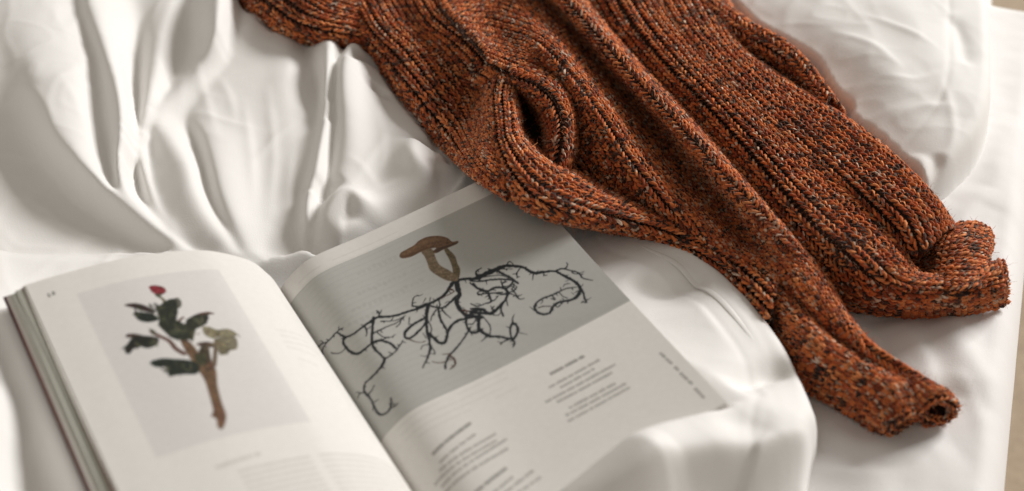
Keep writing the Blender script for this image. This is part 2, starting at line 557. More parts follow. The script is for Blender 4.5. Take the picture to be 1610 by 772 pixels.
root(zb((800,300),(770,330),(735,380),(690,410),(640,435),(590,455),(540,470),(480,490),(420,497),(380,500),(340,525),(290,560),(250,590),(215,605)), 5.6, 3.4)
root(zb((215,605),(200,625),(215,660),(245,685),(280,690),(310,670),(350,640)), 3.6, 3)
root(zb((215,605),(190,595),(165,580),(140,605),(115,630),(85,640),(65,665)), 3, 1.6)
root(zb((165,580),(180,565),(203,552)), 2.2, 1.2)
root(zb((115,630),(95,660),(82,690),(80,720)), 2, 1.4)
root(zb((135,688),(170,690),(195,680),(212,660)), 1.3, 1.6)
root(zb((360,500),(355,560),(352,630),(365,665),(395,695),(420,715),(450,700),(480,675),(500,645),(517,620)), 4.6, 1.3)
root(zc((355,180),(340,215),(300,260),(265,295),(265,330),(290,360),(310,400),(325,425),(350,430),(375,410),(385,385),(382,358)), 3.4, 2.6)
root(zc((265,330),(240,340),(235,360)), 2, 1.3); root(zc((275,345),(295,325),(308,300)), 2.6, 1.8)
root(zc((310,375),(328,362)), 2, 1); root(zc((385,400),(405,390),(415,378)), 2, 1)
root(zb((420,715),(410,745),(395,772)), 3.4, 3.2)
root(zb((352,635),(390,622),(430,630),(460,645),(478,664)), 4.2, 3)
root(zb((400,625),(430,605),(465,605)), 2, 1.2); root(zb((350,590),(375,575),(400,565),(440,545),(480,530),(520,500)), 2.6, 1.6)
root(zb((375,575),(405,600),(440,610)), 2, 1.2); root(zb((400,520),(440,520),(480,515),(530,490)), 2, 1.3)
root(zb((310,545),(325,570),(322,600)), 2.4, 1.4); root(zb((480,550),(500,530),(505,510)), 1.8, 1.2); root(zb((550,500),(545,540)), 1.8, 1)
root(zb((390,495),(385,470),(375,465)), 2, 1.4); root(zb((395,480),(402,462)), 2, 1.6)
root(zb((650,430),(640,480),(640,540),(645,590),(660,650),(650,700),(620,765)), 5, 2.4)
root(zb((640,500),(600,520),(560,545),(530,575),(525,600),(545,612),(580,590),(620,550),(640,520)), 4, 3)
root(zb((540,612),(570,625),(610,632),(635,625)), 1.6, 1.2, (0.05, 0.02, 0.012))
root(zb((645,580),(680,610),(710,635),(738,630),(750,590),(765,550),(800,520),(840,508),(880,500)), 4, 4)
root(zb((700,450),(710,500),(730,540),(745,565)), 3.4, 3); root(zb((720,455),(740,480),(770,505)), 2.2, 1.2)
root(zb((665,655),(685,690),(660,690)), 1.8, 1.2); root(zb((655,640),(620,650),(610,670)), 1.6, 1); root(zb((690,460),(670,490),(660,520)), 2.2, 1.5)
root(zb((640,610),(620,580)), 1.8, 1); root(zb((655,600),(665,560),(650,520)), 1.8, 1.6)
root(zb((800,310),(805,350),(815,380),(800,410),(805,440),(830,475),(860,490),(900,495),(930,500)), 6, 4.6)
root(zb((830,462),(870,468),(905,460)), 3.2, 2, (0.06, 0.022, 0.014))
root(zb((800,385),(765,420),(720,450),(660,440)), 4.2, 3.6); root(zb((700,400),(710,430),(705,450)), 2, 2)
root(zb((780,352),(760,352),(785,364),(745,385),(710,400)), 1.8, 1.4, (0.05, 0.02, 0.012))
root(zb((565,440),(570,400),(595,382)), 2.4, 1.2); root(zb((565,440),(600,442),(640,425)), 2.4, 2.2); root(zb((635,400),(620,425)), 1.8, 1.2); root(zb((660,395),(655,420)), 1.6, 1.2)
root(zb((850,495),(850,540),(870,575),(900,582),(935,560)), 3.6, 3); root(zb((870,560),(830,620),(790,670),(760,700),(740,745),(740,770)), 2.4, 3.2)
root(zb((765,690),(725,695)), 1.6, 1.2, (0.06, 0.03, 0.02)); root(zb((740,735),(700,740),(668,732)), 1.6, 1.2, (0.06, 0.03, 0.02)); root(zb((760,700),(785,720),(790,750),(765,772)), 2.2, 2, (0.05, 0.02, 0.012))
root(zb((800,303),(850,297),(910,294),(960,272),(1010,250),(1060,225)), 5.2, 4.8)
root(zb((840,300),(850,318)), 1.8, 1); root(zb((905,290),(900,260),(930,240)), 2.4, 1.2)
root(zb((870,318),(900,340),(940,355)), 2.4, 2)
root(zd((0,290),(60,265),(130,230),(190,205),(250,185),(330,185),(400,195),(450,225),(500,238),(560,228),(640,225),(700,255),(760,285),(810,320),(835,360)), 4.8, 4.2)
root(zd((835,360),(820,400),(780,435),(720,450),(660,465),(620,500),(600,540),(545,550),(500,530),(485,490),(510,455),(560,425),(620,405),(670,380),(730,355),(800,345)), 4.6, 2.2)
root(zd((640,225),(690,205),(760,220),(820,238),(850,275),(925,295)), 2.8, 1.5); root(zd((760,220),(800,245),(865,225)), 1.8, 1.1); root(zd((715,208),(735,180),(728,160)), 1.8, 1.1)
root(zd((835,350),(855,390),(865,430),(880,460),(850,455)), 3, 2); root(zd((480,230),(470,290)), 2, 1.2); root(zd((555,230),(555,262)), 2, 1.1)
root(zd((375,200),(350,240),(355,275)), 2, 1.6); root(zd((270,185),(295,150),(330,178)), 1.8, 1.3); root(zd((740,295),(718,300)), 1.5, 1); root(zd((750,315),(715,325),(700,345)), 1.5, 1)
root(zd((620,410),(640,440),(605,430)), 1.8, 1.2); root(zd((670,385),(700,415),(735,430)), 1.5, 1.3); root(zd((785,400),(765,385)), 1.3, .9)
root(zd((510,500),(560,490),(612,490)), 1.8, 1.8, (0.045, 0.03, 0.025)); root(zd((630,470),(660,495),(700,460)), 1.8, 1.6); root(zd((485,522),(450,495)), 1.6, .9); root(zd((685,465),(682,440)), 1.4, .9)
root(zd((60,265),(40,225),(80,200)), 2.2, 1.2); root(zd((190,215),(240,240),(300,270),(358,316)), 3, 3.2)
root(zd((0,300),(80,300),(150,290),(230,285),(300,290),(355,310)), 2.6, 3); root(zd((130,205),(180,215),(240,207),(320,207)), 2, 1.1)
root(zd((20,320),(60,360),(130,375),(180,350),(240,350),(280,380),(270,430),(230,480),(190,520),(150,545),(90,520),(40,520),(0,530)), 3.2, 5)
root(zd((130,375),(145,420),(155,455),(110,470),(50,490),(0,470)), 3, 1.6); root(zd((130,372),(60,380),(60,402),(110,395),(240,385)), 2.2, 2.2)
root(zd((280,390),(330,370),(350,345),(325,330)), 2, 1.4); root(zd((280,390),(320,400),(350,420),(370,435),(405,430)), 2, 1.2); root(zd((310,355),(340,395),(370,435)), 2, 1.5)
root(zd((270,430),(280,485)), 2.2, 1.6); root(zd((240,480),(230,520),(250,565)), 2.8, 2.4); root(zd((155,455),(185,440),(210,410)), 2, 1.2)
root(zd((230,300),(250,340),(300,330),(335,320)), 2, 1.8); root(zd((190,520),(160,510),(180,490)), 2, 1.5); root(zd((150,545),(200,560),(230,540)), 2, 1.5)
root(zd((250,355),(290,345),(320,300)), 3, 2.4); root(zd((60,300),(90,270),(220,255),(300,280)), 1.8, 1.6); root(zd((290,385),(250,400),(200,395)), 3.4, 2.4); root(zd((265,300),(240,320),(245,350)), 2.2, 2)
root(zd((0,545),(60,540),(130,550)), 5, 4); root(zd((0,510),(50,505),(110,515)), 3, 2.6); root(zd((0,560),(40,580),(20,620),(0,630)), 2, 1.5)
root(zd((70,540),(60,600),(65,660),(100,695),(150,718),(220,720),(280,735),(320,740)), 5, 3.6)
root(zd((320,745),(350,700),(355,650),(330,620),(310,630),(300,680),(310,735)), 3.6, 3); root(zd((320,620),(318,590),(330,550)), 2.2, 1)
root(zd((365,690),(430,703)), 2, .9); root(zd((290,742),(240,765),(225,780)), 2.8, 1.8); root(zd((310,740),(335,770),(320,800)), 3, 2); root(zd((130,720),(80,755)), 1.8, 1.1); root(zd((85,560),(120,600),(150,650),(145,705)), 1.7, 1.5)
root(zd((0,690),(40,690),(65,660)), 3, 3); root(zd((235,765),(205,757)), 1.4, 1)
# the mushroom
st1 = zb((612,150),(668,138),(690,190),(712,225),(760,252),(802,285),(803,306),(752,307),(700,282),(658,250),(645,215),(630,180))
st2 = zb((733,145),(742,128),(758,142),(790,175),(803,215),(818,250),(808,298),(782,292),(776,240),(760,195))
cap = zb((497,178),(505,158),(540,138),(575,118),(600,95),(640,76),(700,69),(750,80),(775,100),(806,96),(801,112),(765,128),(730,142),(690,162),(672,152),(690,134),(640,142),(600,160),(560,180),(515,189))
pr.poly(pr.uv(st2), (0.115, 0.085, 0.045), mottle=.16)
pr.poly(pr.uv(st1), (0.165, 0.118, 0.072), mottle=.16)
for p in [((660,150),(672,190),(695,235),(745,272),(795,297)), ((645,165),(655,205),(675,240),(720,282))]:
    root(zb(*p), 1.1, .8, (0.15, 0.10, 0.06), twigs=False)
for k in range(9):
    x = 650 + k * 16; y = 165 + k * 15.5
    root(zb((x - 12, y + 8), (x + 6, y + 4)), .8, .5, (0.28, 0.21, 0.14), twigs=False)
pr.poly(pr.uv(cap), (0.125, 0.066, 0.034), mottle=.14)
pr.poly(pr.uv(zb((510,165),(560,135),(605,105),(650,86),(700,80),(745,90),(700,96),(640,108),(590,140),(545,165))), (0.19, 0.108, 0.058), .55, soft=.0025, mottle=.12)
pr.poly(pr.uv(zb((690,158),(735,138),(800,110),(803,104),(740,122),(690,140))), (0.05, 0.028, 0.018), .85, soft=.001)
pr.poly(pr.uv(zb((500,182),(560,176),(640,138),(690,132),(640,130),(575,158),(510,178))), (0.09, 0.045, 0.022), .8, soft=.001)
# text: words as rows of small strokes
INK = (0.10, 0.09, 0.08)
def words(pr, p0, p1, h, alpha, caps=False, ink=INK):
    a_, b_ = page_uv(pr.side, *p0), page_uv(pr.side, *p1)
    L = np.linalg.norm(b_ - a_); d = (b_ - a_) / L; nrm = np.array([-d[1], d[0]])
    x = 0.0
    while x < L:
        wl = (rng.integers(5, 10) if caps else rng.integers(2, 9)) * h * .62
        e = min(L, x + wl)
        y = x
        while y < e:
            c = a_ + d * y; up = h * (.5 if rng.random() < .75 else .8)
            if caps: up = h * .6
            pr.line(np.array([c - nrm * up, c + nrm * h * .5]), np.array([h * .34, h * .34]), ink, alpha * rng.uniform(.6, 1))
            y += h * .62
        pr.line(np.array([a_ + d * x, a_ + d * e]), np.array([h * .8, h * .8]), ink, alpha * .42)
        x = e + h * .75
for p0, p1 in [((866, 588), (918, 560))]:
    words(pr, p0, p1, .0024, .95, True)
for p0, p1 in [((864,609),(942,566)),((882,609),(934,580)),((859,632),(967,573)),((877,632),(962,586)),
               ((896,641),(967,603)),((891,653),(984,603)),((894,662),(990,609))]:
    words(pr, p0, p1, .0021, .66)
for p0, p1 in [((681,714),(740,665)),((748,774),(796,736))]:
    words(pr, p0, p1, .0025, .9, True)
for p0, p1 in [((692,727),(748,682)),((692,740),(779,682)),((684,762),(781,692)),((695,765),(797,690)),((700,775),(800,704)),
               ((776,775),(806,750)),((790,778),(838,740)),((800,785),(850,750))]:
    words(pr, p0, p1, .0021, .62)
for p0, p1 in [((1038,555),(1056,572)),((1061,577),(1067,583)),((1070,587),(1088,604)),((1093,611),(1107,626))]:
    words(pr, p0, p1, .0020, .8, True)
# a faint grey panel edge printed through near the text
pr.line(np.array([page_uv('R', 770, 590), page_uv('R', 862, 700)]), np.array([.006, .006]), (.76, .74, .71), .25, soft=.006)
right_page = pr.mesh("right_page", book)

pl = Print('L', 0.00078)
a_ = page_uv('L', 119, 459); b_ = page_uv('L', 347, 427); c_ = page_uv('L', 490, 668); d_ = page_uv('L', 243, 716)
print("left photo", a_, b_, c_, d_)
pl.rect(.5 * (b_[0] + c_[0]), .5 * (a_[0] + d_[0]), .5 * (a_[1] + b_[1]), .5 * (c_[1] + d_[1]), (0.655, 0.634, 0.618))
STEM = (0.13, 0.074, 0.040); TWIG = (0.10, 0.045, 0.03); LEAF = (0.016, 0.022, 0.015); LEAF2 = (0.045, 0.045, 0.022); OLV = (0.17, 0.145, 0.075)
def lf(pts, col, alpha=1, soft=.0012, mottle=.2): pl.poly(pl.uv(zr(*pts)), col, alpha, soft, mottle)
def tw(pts, w0, w1, col=TWIG, alpha=1): pl.line(pl.uv(zr(*pts)), np.linspace(w0, w1, len(pts)) * .0006, col, alpha, soft=.0012)
tw([(300,140),(330,190),(370,300),(420,390),(480,460)], 3, 6, (0.11, 0.085, 0.05))
tw([(255,100),(285,120),(302,145)], 3, 3.5, (0.13, 0.11, 0.06))
lf([(365,305),(400,310),(440,350),(470,400),(530,440),(540,520),(560,600),(580,660),(575,700),(560,728),(540,715),(535,680),(510,665),(520,640),(505,580),(480,500),(455,460),(420,400),(390,360)], STEM, mottle=.18)
lf([(520,610),(545,600),(575,650),(572,700),(560,722),(545,700)], (0.16, 0.075, 0.045), .6, .003)
tw([(385,375),(345,350),(315,315),(265,290),(230,270)], 6, 4); tw([(490,370),(500,400),(515,440)], 5, 5); tw([(525,430),(530,370),(535,310)], 5, 5, (0.12, 0.08, 0.05))
tw([(350,230),(380,205)], 4, 3)
lf([(220,62),(250,55),(290,65),(300,85),(280,98),(240,92)], (0.17, 0.018, 0.024), mottle=.25)
lf([(225,60),(260,58),(262,75),(235,80)], (0.26, 0.022, 0.035), .7); lf([(245,95),(285,95),(270,112),(255,108)], LEAF2, .9)
lf([(105,148),(150,138),(200,148),(240,170),(250,185),(210,180),(160,165)], (0.035, 0.018, 0.016)); lf([(150,185),(170,180),(240,190),(268,215),(220,228),(180,222),(158,205)], LEAF)
lf([(250,155),(290,145),(330,150),(325,185),(335,225),(350,255),(310,260),(275,240),(265,205),(258,180)], (0.022, 0.026, 0.014)); lf([(330,130),(350,112),(372,130),(368,158),(340,162)], LEAF2, .9)
lf([(400,225),(420,200),(460,185),(520,186),(490,200),(490,235),(440,238),(412,245)], (0.028, 0.024, 0.015)); tw([(460,188),(495,182),(522,188)], 3, 2)
lf([(325,270),(360,235),(410,240),(425,270),(405,310),(350,300),(320,290)], (0.03, 0.032, 0.018)); lf([(415,250),(445,240),(425,320),(400,300)], LEAF2)
lf([(470,250),(500,248),(540,262),(590,258),(635,285),(600,298),(550,295),(520,305),(480,285)], OLV, .92); lf([(540,300),(600,292),(630,305),(632,350),(600,360),(560,380),(535,340)], (0.14, 0.12, 0.07), .95); lf([(545,340),(600,345),(590,378),(550,382)], (0.10, 0.085, 0.05), .8)
lf([(115,285),(150,280),(195,290),(190,298),(120,300)], (0.06, 0.03, 0.022)); lf([(110,370),(108,345),(135,315),(180,295),(250,300),(262,325),(235,345),(200,348),(190,330),(170,350),(150,352),(130,375)], (0.024, 0.02, 0.016))
lf([(220,255),(245,265),(255,285),(235,285)], LEAF2); lf([(440,330),(480,318),(520,325),(520,345),(470,342)], (0.06, 0.03, 0.022)); lf([(225,415),(260,400),(300,395),(350,405),(330,425),(270,438),(240,432)], (0.014, 0.024, 0.018))
lf([(330,410),(400,405),(440,415),(460,440),(440,470),(380,470),(350,475),(312,480),(310,440)], (0.028, 0.03, 0.02)); lf([(350,440),(420,440),(415,465),(330,472)], (0.07, 0.065, 0.035), .6)
lf([(285,135),(345,120),(352,200),(330,250),(300,220),(270,180)], (0.018,0.022,0.014))
lf([(262,235),(300,215),(370,225),(395,265),(420,300),(360,310),(325,300),(290,270)], (0.020,0.024,0.014))
lf([(300,250),(345,240),(350,300),(318,300)], (0.016,0.020,0.014)); lf([(395,215),(455,195),(500,200),(480,240),(430,262),(400,262)], (0.022,0.024,0.015))
lf([(140,300),(200,290),(262,300),(258,330),(200,345),(150,335),(115,352)], (0.018,0.018,0.014)); lf([(232,408),(330,398),(430,410),(455,450),(430,468),(330,470),(300,440)], (0.016,0.022,0.016))
lf([(470,330),(500,345),(505,410),(470,430),(440,400)], (0.05,0.036,0.02)); lf([(150,178),(240,185),(262,215),(200,225)], (0.014,0.02,0.015))
lf([(435,380),(480,375),(490,410),(460,425),(440,410)], LEAF2); lf([(330,260),(345,250),(350,290),(325,290)], LEAF)
# smaller, ragged leaves and the light on them
for (cx, cy, rx, ry, n_) in [(300,190,45,55,16),(360,275,55,40,16),(455,215,50,22,9),(195,320,70,28,10),(370,435,110,35,16),(550,310,85,60,14),(195,175,70,30,8)]:
    for k in range(n_):
        x = cx + rng.normal(0, .5) * rx; y = cy + rng.normal(0, .5) * ry; a0 = rng.uniform(0, 3.1); L_ = rng.uniform(9, 24); w_ = L_ * rng.uniform(.25, .45)
        olive = cx == 550
        col = [(0.012,0.016,0.011),(0.05,0.056,0.032),(0.085,0.085,0.05),(0.02,0.024,0.016)][rng.integers(0, 4)] if not olive else [(0.20,0.17,0.09),(0.09,0.08,0.045),(0.14,0.10,0.06)][rng.integers(0, 3)]
        pts = [(x + L_ * math.cos(a0) * u_ - w_ * math.sin(a0) * v_, y + L_ * math.sin(a0) * u_ + w_ * math.cos(a0) * v_) for u_, v_ in [(-1,0),(-.4,.8),(.3,.9),(1,.1),(.4,-.7),(-.5,-.8)]]
        lf(pts, col, .75)
# page number, caption, two columns of text, faint margin note
for ch, (x0, y0) in {'1': (77, 464), '2': (84, 461)}.items():
    p = page_uv('L', x0, y0)
    strokes = {'1': [[(0, -1), (0, 1)], [(-.5, 1), (.5, 1)], [(0, -1), (-.5, -.6)]], '2': [[(-.5, -.7), (0, -1), (.5, -.6), (-.5, 1)], [(-.5, 1), (.5, 1)]]}[ch]
    for s_ in strokes:
        q = np.array([[p[0] - a[0] * .0012, p[1] + a[1] * .0014] for a in s_])
        for i in range(len(q) - 1):
            pl.line(q[i:i + 2], np.array([.0010, .0010]), (.05, .045, .04), .95)
words(pl, (341, 735), (408, 713), .0028, .30, True)
s_gap0 = page_uv('L', 488, 722)[0]; s_gap1 = page_uv('L', 503, 716)[0]
t_top = page_uv('L', 480, 719)[1]
for k in range(16):
    tt = t_top + k * .0056
    for s0, s1 in ((.020, min(s_gap0, s_gap1)), (max(s_gap0, s_gap1), .155)):
        x = s0
        while x < s1:
            e = min(s1, x + rng.uniform(.004, .014))
            pl.line(np.array([[x, tt], [e, tt]]), np.array([.0022, .0022]), (.33, .30, .28), .34)
            x = e + .0012
for p0, p1 in [((434,518),(480,532)),((440,527),(486,541)),((447,537),(500,556)),((452,545),(495,560)),((470,563),(500,576))]:
    words(pl, p0, p1, .0020, .13)
left_page = pl.mesh("left_page", book)

# the leaves under the top page: bunches of sheets whose fore-edges show
def slab(name, side, Q, S, out0, out1, drop0, drop1, col, t0=0.0, t1=PAGE_H, thick=.0009, wav=0.0):
    """a bunch of sheets following the page above it, pushed out and down"""
    ns, nt_ = 44, 14
    s = np.linspace(0, S[-1], ns); f = s / S[-1]
    x = np.interp(s, S, Q[:, 0]); z = np.interp(s, S, Q[:, 1])
    sg = np.sign(x[-1])
    x = x + sg * (out0 + (out1 - out0) * f) * np.clip(f * 4, 0, 1)
    z = z - (drop0 + (drop1 - drop0) * f)
    t = np.linspace(t0, t1, nt_)
    zz = z[None] + .0012 * np.sin(t[:, None] * 17 + s[None] * 9) * np.clip(s[None] / .1, 0, 1)
    xx = x[None] + wav * np.sin(t[:, None] * 11 + out1 * 400) * f[None] * sg
    P = BA + xx[..., None] * BW + t[:, None, None] * BH + zz[..., None] * np.array([0, 0, 1.0])
    n = ns * nt_
    V = np.concatenate([P.reshape(-1, 3), (P - np.array([0, 0, thick])).reshape(-1, 3)])
    F = [grid_faces(nt_, ns)[:, ::-1], grid_faces(nt_, ns, n)]
    def strip(a, rev):
        f_ = np.stack([a[:-1], a[1:], a[1:] + n, a[:-1] + n], 1)
        return f_[:, ::-1] if rev else f_
    idx = np.arange(n).reshape(nt_, ns)
    F += [strip(idx[0], False), strip(idx[-1], True), strip(idx[:, 0], True), strip(idx[:, -1], False)]
    F = np.concatenate(F)
    if sg < 0: F = F[:, ::-1]
    m = paper_mats.get(col)
    if m is None:
        m = paper_mats[col] = plain("page_edge_paper", col, .8, .1, 300)
    me = new_mesh(name, V - BA, F, True, (m,))
    me.set_sharp_from_angle(angle=R(40))
    o = bpy.data.objects.new(name, me); C.objects.link(o); o.parent = book
    return o, P
paper_mats = {}
tints = [(.70,.67,.62),(.14,.09,.065),(.42,.41,.36),(.56,.56,.50),(.46,.46,.40),(.60,.61,.54),(.38,.38,.32),(.56,.55,.49),(.62,.61,.55),
         (.50,.49,.43),(.66,.63,.58),(.26,.23,.20),(.64,.60,.56),(.70,.65,.62),(.22,.10,.09)]
ox, oz = on_top_plane(8, 470)
dx = abs(ox) - abs(QL[-1, 0]); dz = QL[-1, 1] - oz
print("stack out", dx, "drop", dz)
n = 26
for i in range(n):
    base_c = tints[min(len(tints) - 1, int(i * len(tints) / n))]
    kk = rng.uniform(.78, 1.12)
    c = tuple(round(min(.8, v * kk), 3) for v in base_c)
    f0 = (i + .35) / n; th = dz / n * rng.uniform(.62, .95)
    slab("page", 'L', QL, SL, 0, dx * f0 ** .8 + rng.normal(0, .0005), .0004 + .004 * f0, .0005 + dz * i / n, c, t0=.0015 * rng.random() * (i > 0), thick=th, wav=.0007 * rng.normal())
lc, PLc = slab("back_cover" if False else "cover", 'L', QL, SL, 0, dx * 1.06, .006, dz + .0006, (0.055, 0.016, 0.016), t0=-.002, t1=PAGE_H + .002, thick=.0012)
for i in range(5):
    slab("page", 'R', QR, SR, 0, .0003 + .0003 * i, .0006 + .0008 * i, .0005 + .0008 * i, [(.74,.72,.69),(.70,.68,.65),(.76,.74,.71)][i % 3], thick=.00072)
rc, PRc = slab("cover", 'R', QR, SR, 0, .0022, .0058, .0047, (0.70, 0.67, 0.64), t0=-.002, t1=PAGE_H + .002, thick=.0010)
book_under = np.concatenate([PLc.reshape(-1, 3), PRc.reshape(-1, 3)])

# ------------------------------------------------------------------ the sweater
sweater = thing("sweater", "chunky rust and black marled ribbed knit sweater dropped across the duvet", "sweater", tuple(at(1050, 300, 0.03)))

upper = Patch([
 [(500,-40,0.0424),(528,-40,0.0672),(560,-40,0.08084),(605,-40,0.0827),(645,-40,0.0796),(690,-45,0.0641)],
 [(545,42,0.03744),(562,38,0.0672),(595,36,0.07898),(640,30,0.07092),(690,24,0.08332),(735,20,0.0672)],
 [(590,96,0.03434),(606,88,0.06224),(640,82,0.07278),(690,75,0.06658),(738,62,0.08332),(778,62,0.0672)],
 [(640,163,0.0331),(654,150,0.05976),(682,138,0.06348),(726,116,0.06038),(773,98,0.08208),(806,102,0.0703)],
 [(698,232,0.0331),(710,218,0.0548),(726,200,0.05542),(752,165,0.05108),(778,135,0.0641),(805,140,0.0486)],
 [(754,280,0.076),(755,272,0.086),(760,255,0.091),(768,225,0.089),(780,190,0.082),(802,195,0.05)],
 [(808,307,0.086),(801,308,0.092),(795,295,0.095),(790,275,0.093),(792,255,0.088),(805,255,0.06)]])
knit("front_panel", sweater, upper, flip=True)

lump = Patch([
 [(372,-50,.05),(378,-62,.075),(395,-82,.092),(430,-105,.095)],
 [(383,4,.046),(397,-12,.083),(430,-42,.1),(480,-75,.1)],
 [(400,32,.042),(426,6,.086),(468,-26,.1),(510,-62,.1)],
 [(444,60,.042),(462,32,.082),(498,-10,.1),(530,-52,.1)],
 [(496,73,.042),(504,46,.078),(524,10,.09),(546,-42,.1)],
 [(548,74,.042),(550,54,.07),(556,20,.08),(566,-32,.09)],
 [(600,104,.036),(600,70,.055),(600,36,.065),(600,-20,.07)]], lie=0.95)
knit("sleeve_fold", sweater, lump, flip=True)

sleeve = Patch([
 [(740,125,0.085),(765,92,0.110),(720,40,0.105),(690,0,0.100),(700,-60,0.080),(760,-90,0.085),(800,-120,0.110),(832,-132,0.085)],
 [(770,135,0.080),(795,105,0.106),(775,50,0.088),(775,0,0.085),(795,-35,0.072),(815,-50,0.085),(842,-60,0.114),(866,-68,0.085)],
 [(805,140,0.075),(830,115,0.102),(825,62,0.108),(828,22,0.092),(846,2,0.048),(862,-8,0.066),(884,-5,0.118),(906,-12,0.083)],
 [(845,150,0.070),(868,128,0.076),(864,85,0.118),(872,58,0.092),(892,48,0.042),(910,45,0.062),(930,46,0.118),(949,42,0.080)],
 [(872,180,0.060),(897,168,0.066),(906,132,0.117),(922,116,0.086),(944,112,0.036),(968,114,0.060),(990,116,0.118),(1008,108,0.078)],
 [(872,240,0.045),(905,228,0.056),(948,190,0.108),(970,176,0.080),(1002,186,0.030),(1038,190,0.058),(1064,194,0.114),(1082,188,0.072)],
 [(885,290,0.038),(936,278,0.052),(986,250,0.098),(1018,246,0.072),(1057,256,0.030),(1092,258,0.052),(1122,258,0.110),(1142,256,0.065)],
 [(945,335,0.028),(985,322,0.036),(1040,315,0.082),(1072,310,0.062),(1107,318,0.030),(1146,320,0.052),(1182,322,0.096),(1200,324,0.055)],
 [(1030,372,0.020),(1060,356,0.030),(1100,372,0.056),(1127,372,0.054),(1160,378,0.030),(1196,378,0.052),(1236,380,0.084),(1252,386,0.048)],
 [(1115,460,0.014),(1140,445,0.018),(1165,442,0.034),(1187,437,0.042),(1215,435,0.048),(1246,432,0.068),(1281,435,0.066),(1297,446,0.034)],
 [(1192,530,0.012),(1203,526,0.012),(1221,504,0.032),(1242,490,0.052),(1266,485,0.042),(1291,490,0.058),(1319,495,0.056),(1333,508,0.026)],
 [(1245,590,0.008),(1250,587,0.012),(1270,558,0.044),(1296,540,0.056),(1321,545,0.030),(1341,540,0.046),(1363,545,0.058),(1379,560,0.020)],
 [(1306,628,0.006),(1310,624,0.012),(1330,598,0.040),(1356,580,0.050),(1381,575,0.038),(1396,572,0.042),(1416,580,0.050),(1433,598,0.014)],
 [(1352,656,0.005),(1355,652,0.010),(1376,632,0.034),(1401,615,0.045),(1426,610,0.043),(1441,605,0.044),(1456,605,0.042),(1471,625,0.012)],
 [(1390,677,0.006),(1392,674,0.010),(1405,660,0.028),(1426,648,0.034),(1446,641,0.033),(1464,624,0.044),(1487,622,0.039),(1499,640,0.016)]], lie=0.88)
knit("sleeve", sweater, sleeve, flip=True, vrest=.63)

cuff = Patch([
 [(1433,600,.012),(1425,612,.006),(1400,625,.006),(1370,632,.006),(1345,632,.006),(1312,626,.010)],
 [(1471,627,.011),(1458,635,.005),(1435,640,.006),(1410,648,.006),(1385,650,.006),(1356,654,.008)],
 [(1500,645,.013),(1488,661,.005),(1466,667,.004),(1446,654,.013),(1419,669,.009),(1393,679,.008)]])
knit("cuff", sweater, cuff, flip=True, inner=True)

def rim(name, path, ax_a, ax_b, rad=.0021):
    """a rolled knitted edge that runs along path"""
    P = np.array([at(*p) for p in path]); cen = P.mean(0)
    ax = at(*ax_b) - at(*ax_a); ax /= np.linalg.norm(ax)
    rows = []
    for k in range(len(P)):
        t = P[min(k + 1, len(P) - 1)] - P[max(k - 1, 0)]; t /= np.linalg.norm(t)
        a_ = ax - t * (ax @ t); a_ /= np.linalg.norm(a_); b_ = np.cross(t, a_)
        rows.append([P[k] + rad * (math.cos(th) * a_ + math.sin(th) * b_) for th in np.linspace(-2.6, 2.6, 9)])
    p = Patch(rows, world=True)
    n_ = p.normal(np.array([.5]), np.array([.5]))[0]
    knit(name, sweater, p, flip=bool(n_ @ ax < 0), inner=True, wale=.0062, course=.0048)

rim("cuff", [(1392,677,.010),(1404,663,.029),(1426,650,.035),(1442,645,.030),(1463,629,.039),(1486,627,.036),(1500,642,.019),(1488,657,.009),(1465,661,.007),(1441,652,.014),(1420,667,.011),(1396,679,.009)],
    (1380, 600, .03), (1445, 655, .02))
rim("neckband", [(1572,474,.008),(1577,463,.014),(1578,451,.028),(1578,440,.039),(1576,428,.043),(1571,414,.035)], (1520, 455, .03), (1585, 445, .03))

rope = Patch([
 [(768,116,0.06),(779,120,0.085),(795,125,0.092),(806,132,0.084),(811,139,0.055)],
 [(763,150,0.057),(774,152,0.083),(790,152,0.094),(803,152,0.087),(809,153,0.05)],
 [(763,190,0.055),(775,190,0.085),(793,188,0.097),(808,185,0.091),(814,185,0.045)],
 [(767,236,0.062),(780,230,0.09),(798,222,0.102),(812,214,0.096),(818,213,0.045)],
 [(791,281,0.083),(797,276,0.097),(815,258,0.107),(830,241,0.098),(838,233,0.05)],
 [(821,317,0.084),(824,312,0.098),(843,290,0.108),(860,268,0.098),(868,260,0.055)],
 [(853,335,0.083),(857,331,0.095),(875,312,0.104),(895,288,0.093),(905,274,0.05)],
 [(891,346,0.07),(899,343,0.082),(918,328,0.091),(935,310,0.081),(945,297,0.045)],
 [(941,355,0.042),(950,353,0.06),(968,342,0.074),(988,330,0.068),(1000,322,0.04)],
 [(998,374,0.022),(1009,366,0.046),(1030,358,0.06),(1052,355,0.054),(1066,352,0.036)],
 [(1062,402,0.012),(1072,392,0.04008),(1095,386,0.04872),(1112,385,0.0444),(1126,386,0.03576)],
 [(1122,440,0.012),(1133,428,0.04008),(1150,416,0.0516),(1168,408,0.04872),(1185,404,0.0408)],
 [(1168,490,0.012),(1178,470,0.04152),(1190,448,0.05448),(1205,425,0.05304),(1214,416,0.0444)],
 [(1200,532,0.02),(1210,507,0.04584),(1217,478,0.05448),(1221,450,0.05448),(1223,432,0.05016)]])
knit("sleeve", sweater, rope, flip=True, vrest=.55)

